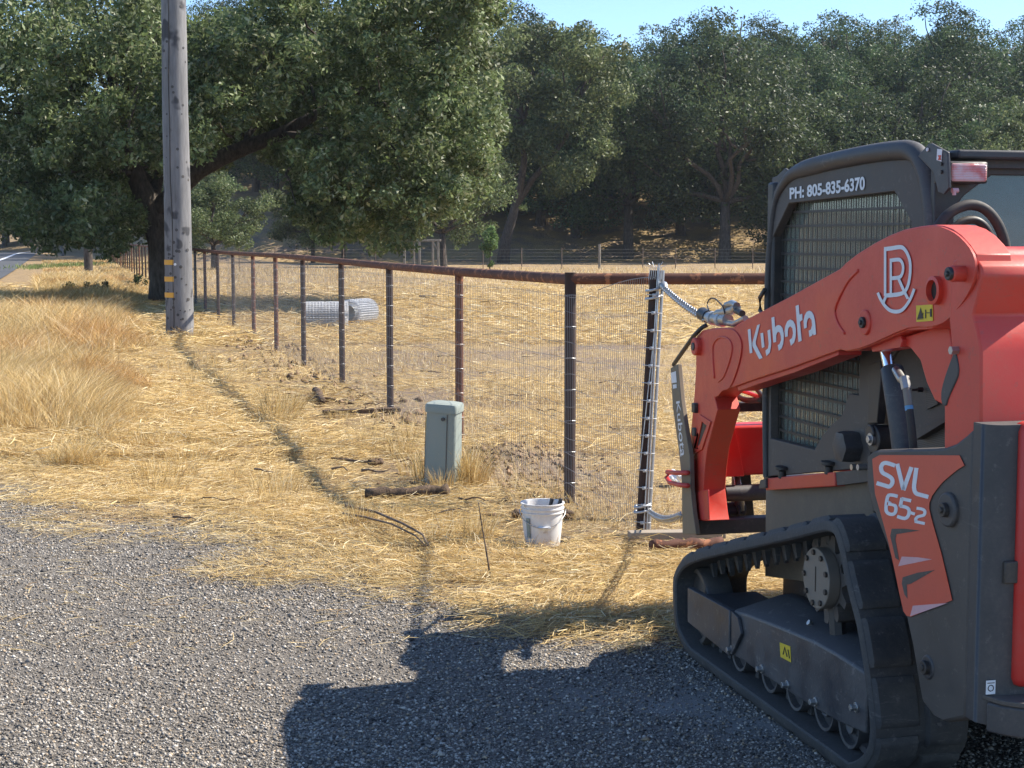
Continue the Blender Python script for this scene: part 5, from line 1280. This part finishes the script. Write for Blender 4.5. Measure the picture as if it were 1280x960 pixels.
    # underside lip
    mb = MB(); mb.prism(qs([(1048, 438), (990, 460), (946, 474), (921, 483), (923, 489), (948, 480), (992, 466), (1048, 444)], BW + .012, BK), (.085, 0, 0)); mb.build('lower_flange', M['red_in'], arm, bevel=.002, mirror=mir)
    # bell shaped lug the cylinder hangs from
    mb = MB(); mb.prism(qs([(1086, 425), (1122, 412), (1128, 425), (1126, 434), (1090, 440)], BW + .02, BK), (.07, 0, 0)); mb.build('cylinder_lug', M['red_in'], arm, bevel=.004, mirror=mir)
both(arms)
def marks():
    K = lambda pts: [(925 + x / 12, 375 + y / 12) for x, y in pts]; o = .0035
    L = [[(120, 445), (158, 432), (188, 790), (150, 802)], [(262, 378), (302, 362), (240, 620), (240, 665), (342, 870), (292, 888), (190, 690), (190, 640)], [(310, 500), (350, 490), (370, 705), (332, 720)],
         [(415, 460), (455, 440), (470, 620), (468, 700), (450, 790), (400, 842), (385, 760), (425, 725), (435, 660)],
         [(475, 265), (515, 252), (530, 410), (555, 385), (580, 375), (612, 385), (640, 420), (658, 500), (660, 580), (650, 660), (628, 725), (585, 762), (570, 680), (600, 655), (620, 600), (617, 540), (603, 492), (580, 475), (560, 490), (546, 530), (545, 630), (505, 638)],
         [(680, 555), (673, 470), (684, 390), (712, 320), (755, 292), (800, 312), (830, 370), (842, 450), (838, 550), (815, 640), (768, 685), (748, 600), (785, 570), (800, 500), (790, 425), (755, 392), (728, 425), (720, 480), (720, 545)],
         [(838, 90), (883, 72), (895, 218), (905, 218), (935, 205), (940, 300), (903, 325), (928, 610), (880, 630)],
         [(965, 430), (958, 310), (975, 230), (1002, 180), (1040, 160), (1080, 178), (1110, 230), (1128, 320), (1145, 515), (1105, 530), (1097, 500), (1083, 535), (1045, 555), (1035, 460), (1070, 440), (1085, 380), (1078, 300), (1045, 262), (1018, 290), (1003, 350), (1005, 415)]]
    for p in L:
        mb = MB(); mb.prism(qs(K(p), BW - .0015, BK), (-.0012, 0, 0)); mb.build('logo_letter', M['white'], ML)
    R = lambda pts: [(1085 + x / 8.35, 295 + y / 8.35) for x, y in pts]; mb = MB(); w_ = BW - .009
    S = [([(180, 625), (180, 135)], 12, 12), (smooth_px([(170, 138), (250, 128), (330, 116), (375, 130), (415, 190), (440, 270), (442, 380), (428, 480), (405, 550), (370, 592), (300, 612), (178, 622)], 3), 13, 22),
         ([(240, 600), (240, 240)], 11, 11), (smooth_px([(230, 256), (290, 248), (335, 250), (362, 290), (368, 345), (355, 400), (325, 432), (235, 442)], 3), 12, 20), ([(318, 440), (375, 570), (418, 655)], 15, 8),
         (smooth_px([(103, 592), (130, 655), (175, 725), (230, 775), (300, 790), (360, 770), (415, 705), (455, 630), (484, 552)], 3), 12, 20), ([(188, 630), (160, 700)], 14, 6)]
    for i, (p, a, b) in enumerate(S): ribbon(mb, R(p), a / 8.35, b / 8.35, w_, BK, .0015 + .0003 * i, .0008)
    mb.build('monogram', M['white'], ML)
    mb = MB(); mb.prism(qs([(1145.5, 382), (1166, 380.5), (1166.5, 401), (1146, 402.5)], w_, BK), (-.0012, 0, 0)); lab = mb.build('warning_label', M['yellow'], ML)
    for i, s in enumerate(([(1147, 399), (1151, 385), (1155, 398.5), (1147, 399.4)], [(1151, 389), (1152.5, 397), (1154, 391)], [(1158, 391), (1163, 391)], [(1163.6, 386), (1163.6, 396)], [(1157, 387), (1157, 398)])):
        mb = MB(); ribbon(mb, s, .5 if i != 3 else 1.0, .5, w_, BK, .0018 + .0002 * i, .0006); mb.build('label_print', M['sage'], lab)
marks()
# cross tubes between the arms, lower link, coupler
def front_gear():
    sf = q_(900, 545, BW + .1, BK)
    a = q_(893, 530, BW + .1, BK); b = q_(893, 592, BW + .1, BK); x0 = a.x; 
    mb = MB(); mb.box(x0, MW - x0, a.y - .10, a.y + .05, b.z, a.z); mb.build('cross_beam', M['red_in'], ML, bevel=.012)
    mb = MB(); mb.prism([Vector((x0, a.y - .12, a.z - .02)), Vector((x0, a.y - .12, b.z)), Vector((x0 + .10, a.y - .12, b.z)), Vector((x0 + .03, a.y - .12, a.z + .1))], (0, .12, 0)); mb.build('beam_gusset', M['red_in'], ML, bevel=.003)
    c = q_(905, 617, BW + .12, BK); mb = MB(); mb.tube([c, Vector((MW - c.x, c.y, c.z))], .038, 20); mb.build('cross_tube', M['dark'], ML, smooth='auto')
    for mir in (False, True):
        c = q_(893, 638, BW + .10, BK); mb = MB(); mb.cyl(c, (1, 0, 0), .035, .10, 22); mb.cyl(c + Vector((.10, 0, 0)), (1, 0, 0), .045, .012, 22); mb.cyl(c + Vector((.115, 0, .0)), (1, 0, 0), .032, .03, 18); mb.build('tilt_pin', M['dark'], ML, bevel=.004, mirror=mir)
        mb = MB(); p = c + Vector((.105, 0, 0)); mb.tube([p + Vector((0, 0, .16)), p + Vector((.005, -.02, .09)), p + Vector((.01, -.01, .0))], [.014, .018, .03], 10); mb.build('lock_lever', M['steel'], ML, smooth=True, mirror=mir)
    # hoses in the gap between arm and cab
    for (p, r, m_) in (([(905, 470), (918, 492), (933, 500), (953, 500)], .013, 'rubber_in'), ([(905, 500), (912, 492), (925, 488), (950, 497)], .010, 'red_in'), ([(935, 468), (945, 485), (955, 497)], .010, 'rubber_in')):
        mb = MB(); mb.tube([q_(u, v, BW + .16, BK) for u, v in smooth_px(p, 4)], r, 8); mb.build('hydraulic_hose', M[m_], ML, smooth=True)
    # quick attach frame carrying the narrow lettered side plate
    wq, kq = .16, .10
    side = [(838, 460), (847, 455), (851, 500), (857, 540), (862, 570), (863, 610), (866, 640), (870, 668), (853, 668), (852, 600), (848, 560), (841, 510)]
    fr = MB(); fr.prism(qs(side, wq, kq), (.022, 0, 0)); fk = fr.build('attachment_side_plate', M['brown_plate'], ML, bevel=.003)
    mb = MB(); mb.tube([q_(842, 456, wq + .01, kq), q_(846, 450, wq + .01, kq), q_(868, 419, wq + .02, kq), q_(878, 409, wq + .04, kq), q_(884, 406, wq + .06, kq)], .010, 8); mb.build('guard_rod', M['black'], fk, smooth=True)
    mb = MB(); mb.prism(qs([(838.5, 466), (845, 464), (846, 478), (840, 479)], wq - .001, kq), (-.001, 0, 0)); mb.prism(qs([(841, 481), (845.5, 480), (846, 485), (841.5, 486)], wq - .001, kq), (-.001, 0, 0)); mb.build('label', M['white'], fk)
    text_px('Kubota', [(851.5, 500.5), (858, 571), (850, 571), (843.5, 501)][0:1] + [(857.5, 571), (849.5, 571), (843.5, 501)] if False else [(845, 502), (850.5, 571), (857.5, 570), (849.5, 501)], wq, kq, .0015, M['white'], 'plate_lettering', fk, bold=.01)
    for (v0, v1, m_, dz) in ((504, 516, 'black', .0), (535, 545, 'black', .03)):
        a = q_(866, v0, wq + .02, kq); b = q_(866, v1, wq + .02, kq); mb = MB(); mb.box(a.x, MW - a.x, a.y - .02, a.y + .02, b.z, a.z); mb.build('rear_cross_bar', M['black'], ML, bevel=.004)
    a = q_(868, 655, wq + .02, kq); b = q_(868, 668, wq + .02, kq); mb = MB(); mb.box(a.x, MW - a.x, a.y - .03, a.y + .05, b.z, a.z + .02); mb.build('lower_cross_bar', M['dark'], ML, bevel=.006)
    mb = MB(); p = q_(893, 655, .34, 0); 
    for u in (905,):
        c = q_(u, 560, wq + .2, kq); mb.prism([c + Vector((.05, 0, .0)), c + Vector((.12, 0, .0)), c + Vector((.16, 0, -.38)), c + Vector((-.05, 0, -.38)), c + Vector((.05, 0, -.28))], (0, .03, 0))
    mb.build('coupler_web', M['black'], ML, bevel=.003)
    # red hook
    mb = MB(); P = lambda u, v: q_(u, v, wq - .03, kq)
    mb.tube([P(860, 591), P(845, 591), P(834, 590)], .011, 8); mb.tube([P(860, 607), P(848, 606), P(837, 603), P(833, 596), P(836, 592)], .011, 8); mb.build('hook', M['red_in'], fk, smooth=True)
M['brown_plate'] = painted('brown_plate', (.14, .115, .075), .55, 0, .6, 8)
front_gear()
# couplers on top of the arm front
def couplers():
    P = lambda u, v, o=.0: q_(u, v, BW + .05 + o, BK)
    for (pts, r, m_) in (([(884, 396), (897, 399), (910, 400)], .026, 'steel'), ([(878, 392), (886, 396)], .030, 'black'), ([(905, 403), (918, 405), (932, 398)], .013, 'steel'), ([(897, 392), (907, 390), (916, 388), (921, 384)], .018, 'steel'), ([(908, 382), (915, 379), (921, 382)], .015, 'steel'), ([(902, 398), (904, 388), (909, 381)], .014, 'steel'), ([(918, 380), (922, 390), (927, 393)], .010, 'steel'), ([(920, 388), (928, 392)], .014, 'black')):
        mb = MB(); mb.tube([P(u, v) for u, v in pts], r, 14); mb.build('hydraulic_coupler', M[m_], ML, smooth='auto')
    for (u, v) in ((890, 397.5), (900, 399.5)):
        mb = MB(); c = P(u, v); mb.tube([c, c + (P(u + 3, v + .6) - c)], .031, 16); mb.build('coupler_collar', M['galv'], ML, smooth='auto')
    mb = MB(); mb.tube([P(u, v, -.02) for u, v in smooth_px([(906, 392), (904, 384), (899, 378), (893, 373), (887, 374), (884, 381), (887, 389)], 4)], .0035, 6); mb.build('dust_cap_cord', M['black'], ML, smooth=True)
couplers()
# lift cylinder, hose and fittings
def lift_cyl(mir):
    w_ = .155; P = lambda u, v, o=0: q_(u, v, w_ + o)
    mb = MB(); mb.tube([P(1104, 424), P(1112, 462)], .0185, 20); mb.build('cylinder_rod', M['chrome'], ML, smooth='auto', mirror=mir)
    mb = MB(); mb.tube([P(1114.5, 458), P(1115, 461), P(1127, 540), P(1131, 575)], [.030, .036, .036, .036], 24); cb = mb.build('lift_cylinder', M['dark'], ML, smooth='auto', mirror=mir)
    mb = MB(); mb.tube([P(1120, 462, -.01), P(1127, 474, -.02), P(1132, 476, -.03)], .014, 10); mb.tube([P(1130, 471, -.03), P(1133, 486, -.03)], .015, 6); mb.build('elbow_fitting', M['steel'], cb, smooth='auto', mirror=mir)
    mb = MB(); mb.tube([P(1133, 485, -.03), P(1136, 507, -.03)], .0125, 12); mb.build('crimp', M['plate'], cb, smooth='auto', mirror=mir)
    mb = MB(); mb.tube([P(1136, 507, -.03), P(1136.6, 513, -.03)], .0128, 12); mb.build('hose_band', M['blue'], cb, smooth='auto', mirror=mir)
    mb = MB(); mb.tube([P(1136.6, 512, -.03), P(1140, 540, -.03), P(1143, 575, -.02)], .0125, 12); mb.build('cylinder_hose', M['rubber_in'], cb, smooth='auto', mirror=mir)
M['blue'] = painted('blue_band', (.10, .28, .48), .5, 0, .1)
both(lift_cyl)
# rear uprights (towers) with link
def towers(mir):
    P0 = [(1190, 327), (1196, 321), (1207, 319), (1219, 323), (1226, 332), (1228, 345), (1222, 372), (1216, 394), (1222, 415), (1226, 440), (1226, 560), (1180, 565), (1180, 508), (1187, 470), (1190, 440), (1186, 400)]
    mb = MB(); mb.prism(qs(P0, .012), (.19, 0, 0)); tw = mb.build('rear_upright', M['red'], ML, bevel=.008, mirror=mir)
    # inner plate of the tower seen behind the cylinder
    mb = MB(); mb.prism(qs([(1122, 424), (1186, 404), (1190, 440), (1182, 508), (1168, 500), (1158, 478), (1150, 450), (1138, 435)], .10), (.03, 0, 0)); mb.build('tower_web', M['red'], ML, bevel=.004, mirror=mir)
    mb = MB(); mb.prism(qs(smooth_px([(1193, 437), (1197, 455), (1197, 470), (1189, 488), (1184, 500), (1182, 507), (1177, 505), (1176, 490), (1181, 470), (1190, 445)], 2), .008), (.02, 0, 0)); mb.build('link_bar', M['dark'], tw, bevel=.003, mirror=mir)
    c = q_(1192, 438, .0); mb = MB(); mb.cyl(c + Vector((.02, 0, 0)), (-1, 0, 0), .012, .03, 6); mb.build('bolt', M['steel'], tw, mirror=mir)
    # hinge tube across the back
    c = q_(1236, 332, .10)
    mb = MB(); mb.tube([Vector((.06, c.y + .03, c.z)), Vector((.42, c.y + .03, c.z))], .052, 26); mb.build('pivot_tube', M['red_in'], ML, smooth='auto', mirror=mir)
both(towers)
# arched hose behind the cab corner
mb = MB(); mb.tube([Vector(pls(u, v, -1.28)) for u, v in smooth_px([(1172, 285), (1183, 270), (1198, 260), (1215, 256), (1232, 262), (1246, 278), (1255, 300), (1258, 322)], 4)], .0165, 12); mb.build('arched_hose', M['rubber_in'], ML, smooth='auto')
mb = MB(); mb.tube([Vector(pls(u, v, -1.22)) for u, v in smooth_px([(1192, 285), (1203, 277), (1218, 275), (1230, 282), (1238, 295), (1243, 310)], 4)], .013, 12); mb.build('arched_hose', M['black'], ML, smooth='auto')

# ---- rear side covers with the model decal
COV = [(1083, 572), (1089, 566), (1098, 562), (1180, 560), (1194, 555), (1208, 544), (1221, 537), (1235, 533), (1219, 700), (1213, 800), (1208, 870), (1206, 898), (1183, 903), (1165, 894), (1152, 876), (1140, 805), (1126, 740), (1110, 685), (1090, 632), (1083, 605)]
def cover(mir):
    back = q_(1216, 700, .0).y
    pts = [q_(u, v, -.01) for u, v in COV if u != 1235]
    pts = [Vector((p.x, max(p.y, back - .0) if p.y < back else p.y, p.z)) for p in pts]
    mb = MB(); mb.prism(pts, (.30, 0, 0)); sc_ = mb.build('side_cover', M['dark2'], ML, bevel=.012, mirror=mir)
    # rear corner
    top = q_(1221, 538, -.01).z + .02; bot = q_(1206, 896, -.01).z
    mb = MB(); n = 8; R_ = .05; y0 = back + .001; yb = back - .085; outl = [Vector((-.008, y0, bot)), Vector((-.008, yb + R_, bot))]
    for i in range(n + 1):
        a = math.pi + math.pi / 2 * i / n; outl.append(Vector((-.008 + R_ + R_ * math.cos(a), yb + R_ + R_ * math.sin(a), bot)))
    outl += [Vector((.14, yb, bot)), Vector((.14, y0, bot))]
    mb.prism(outl, (0, 0, top - bot)); mb.build('rear_corner', M['dark'], ML, bevel=.004, mirror=mir)
    D = [(25, 60), (65, 38), (500, 40), (527, 95), (490, 118), (450, 150), (410, 185), (380, 220), (350, 262), (336, 300), (335, 330), (345, 375), (360, 430), (400, 570), (440, 740), (460, 830), (235, 920), (212, 915), (195, 890), (170, 780), (150, 680), (115, 520), (80, 390), (40, 250), (30, 130)]
    Zp = lambda pts: [(1085 + x / 4.362, 560 + y / 4.362) for x, y in pts]; w_ = -.0125
    mb = MB(); mb.prism(qs(Zp(D), w_), (-.0012, 0, 0)); dc = mb.build('model_decal', M['decal_red'], sc_, mirror=mir)
    for m_, P in (('dark2', [(130, 440), (200, 440), (282, 450), (155, 470), (150, 500), (170, 612), (150, 600), (122, 480)]), ('pink', [(185, 592), (270, 596), (350, 607), (165, 645)]), ('dark2', [(190, 705), (270, 680), (365, 665), (235, 740), (212, 745), (215, 820), (200, 800), (185, 740)]), ('pink', [(245, 860), (435, 845), (230, 918)])):
        mb = MB(); mb.prism(qs(Zp(P), w_ - .0016), (-.0006, 0, 0)); mb.build('decal_slash', M[m_], dc, mirror=mir)
    if not mir:
        T = [(smooth_px([(148, 96), (105, 82), (82, 86), (72, 108), (80, 134), (108, 150), (130, 166), (134, 190), (118, 210), (95, 205), (48, 191)], 3), 11, 11), ([(160, 86), (177, 155), (194, 228)], 11, 10), ([(238, 104), (217, 165), (194, 230)], 11, 10), (smooth_px([(265, 108), (258, 160), (252, 215), (262, 246), (290, 256), (330, 267)], 3), 11, 11),
             (smooth_px([(163, 264), (128, 256), (108, 266), (99, 330), (108, 354), (132, 362), (149, 352), (153, 326), (142, 310), (104, 304)], 3), 9, 9), ([(236, 288), (184, 276)], 9, 9), ([(186, 272), (177, 320)], 9, 9), (smooth_px([(176, 316), (210, 324), (225, 340), (220, 370), (200, 384), (160, 373)], 3), 9, 9), ([(231, 352), (256, 360)], 7, 8), (smooth_px([(266, 328), (298, 334), (311, 346), (305, 366), (275, 374), (262, 386), (262, 400)], 3), 8, 8), ([(256, 400), (310, 412)], 8, 8)]
        for i, (p, a, b) in enumerate(T):
            mb = MB(); ribbon(mb, Zp(p), a / 4.362, b / 4.362, w_, 0, .0016, .0008); mb.build('decal_letter', M['white'], dc)
    for (u, v, r) in ((1188, 637, .048), (1160, 834, .036)):
        c = q_(u, v, -.01); mb = MB(); mb.cyl(c + Vector((.01, 0, 0)), (-1, 0, 0), r, .024 if r > .04 else .014, 30); bs = mb.build('round_plug', M['dark'], sc_, bevel=.006, mirror=mir)
        mb = MB(); mb.cyl(c, (-1, 0, 0), .020, .028 if r > .04 else .018, 20); mb.cyl(c, (-1, 0, 0), .010, .034 if r > .04 else .022, 6); mb.build('plug_bolt', M['black'], bs, bevel=.002, mirror=mir)
    P = lambda u, v: Vector(pls(u, v, yb))
    if not mir:
        a = P(1232, 868); b = P(1244, 850); mb = MB(); mb.box(a.x, b.x, yb - .002, yb - .0005, a.z, b.z); lb = mb.build('small_label', M['white'], ML)
        mb = MB(); cx, cz = (a.x + b.x) / 2, (a.z + b.z) / 2; mb.tube([(cx + .008 * math.cos(k / 12 * 6.283), yb - .0025, cz - .002 + .008 * math.sin(k / 12 * 6.283)) for k in range(12)], .0014, 4, closed=True); mb.box(a.x + .003, b.x - .003, yb - .003, yb - .002, cz + .011, cz + .013); mb.build('label_print', M['sage'], lb)
    # bumper with a tie-down hole
    yB = yb - .10; c0 = P(1210, 872); wb = .0
    mb = MB(); z1 = P(1215, 872).z; zl = z1 - .10
    outer = [Vector((wb, yb + .02, z1)), Vector((wb + .02, yb - .04, z1)), Vector((wb + .08, yB, z1)), Vector((.34, yB, z1)), Vector((.34, yb + .02, z1))]
    hole = [Vector((.12 + .045 * math.cos(t / 14 * 6.283), (yb + yB) / 2 - .01 + .026 * math.sin(t / 14 * 6.283), z1)) for t in range(14)]
    mb.plate_hole(outer, hole, (0, 0, -.014)); bp = mb.build('bumper', M['dark2'], ML, bevel=.003, mirror=mir)
    mb = MB(); mb.prism([Vector((wb, yb, z1 - .015)), Vector((wb + .02, yb - .04, z1 - .015)), Vector((wb + .08, yB, z1 - .015)), Vector((.34, yB, z1 - .015)), Vector((.34, yb, z1 - .015))], (0, 0, -.08)); mb.build('bumper_skirt', M['dark'], bp, bevel=.006, mirror=mir)
both(cover)
yb = q_(1216, 700, .0).y - .085
mb = MB(); P = lambda u, v: Vector(pls(u, v, yb - .03)); a = P(1271, 872); b = P(1271, 530); mb.box(a.x, MW - a.x, yb - .03, yb + .05, a.z + .02, b.z); mb.build('tailgate', M['red_in'], ML, bevel=.025)
hx = Vector(pls(1254, 690, yb)).x; mb = MB(); mb.box(hx, a.x + .03, yb - .012, yb + .01, .80, .86); mb.build('tailgate_hinge', M['black'], ML, bevel=.004)

# ---- chains from the stretcher bar to the loader
def loc2w(p): return Vector((OX + RX[0] * p.x + FW[0] * p.y, OY + RX[1] * p.x + FW[1] * p.y, p.z))
c1 = loc2w(q_(884, 400, BW + .04, BK)); a1 = Vector((*B0.lerp(B1, .93).xy, at_y(828, 358, B0.y).z)) + Vector((.045, -.02, 0))
chain('chain', a1, c1, .012, .056, 'steel chain running down from the bar top to the red lift arm')
c2 = loc2w(q_(852, 644, .16, .10)); a2 = at_y(812, 640, B0.y - .02)
chain('chain', a2, c2, .03, .052, 'steel chain low down between the bar foot and the brown plate')
mb = MB(); d = (c1 - a1).normalized(); mb.tube([a1, a1 + d * .05 + Vector((0, 0, .01)), a1 + d * .12], [.02, .026, .018], 8); o = mb.build('chain_hook', M['steel'], smooth=True); tag(o, 'steel grab hook joining the upper chain to the bar top', 'hook')

# ---- summer haze over the whole place
mb = MB(); mb.box(-700, 700, -70, 1450, -3, 75)
m_ = bpy.data.materials.new('haze_air'); m_.use_nodes = True; nt = m_.node_tree; nt.nodes.remove(nt.nodes['Principled BSDF'])
pv = nt.nodes.new('ShaderNodeVolumePrincipled'); pv.inputs['Color'].default_value = (.80, .88, 1, 1); pv.inputs['Density'].default_value = .00015; pv.inputs['Anisotropy'].default_value = .1
nt.links.new(pv.outputs[0], nt.nodes['Material Output'].inputs['Volume'])
hz = mb.build('haze', m_); tag(hz, kind='stuff')
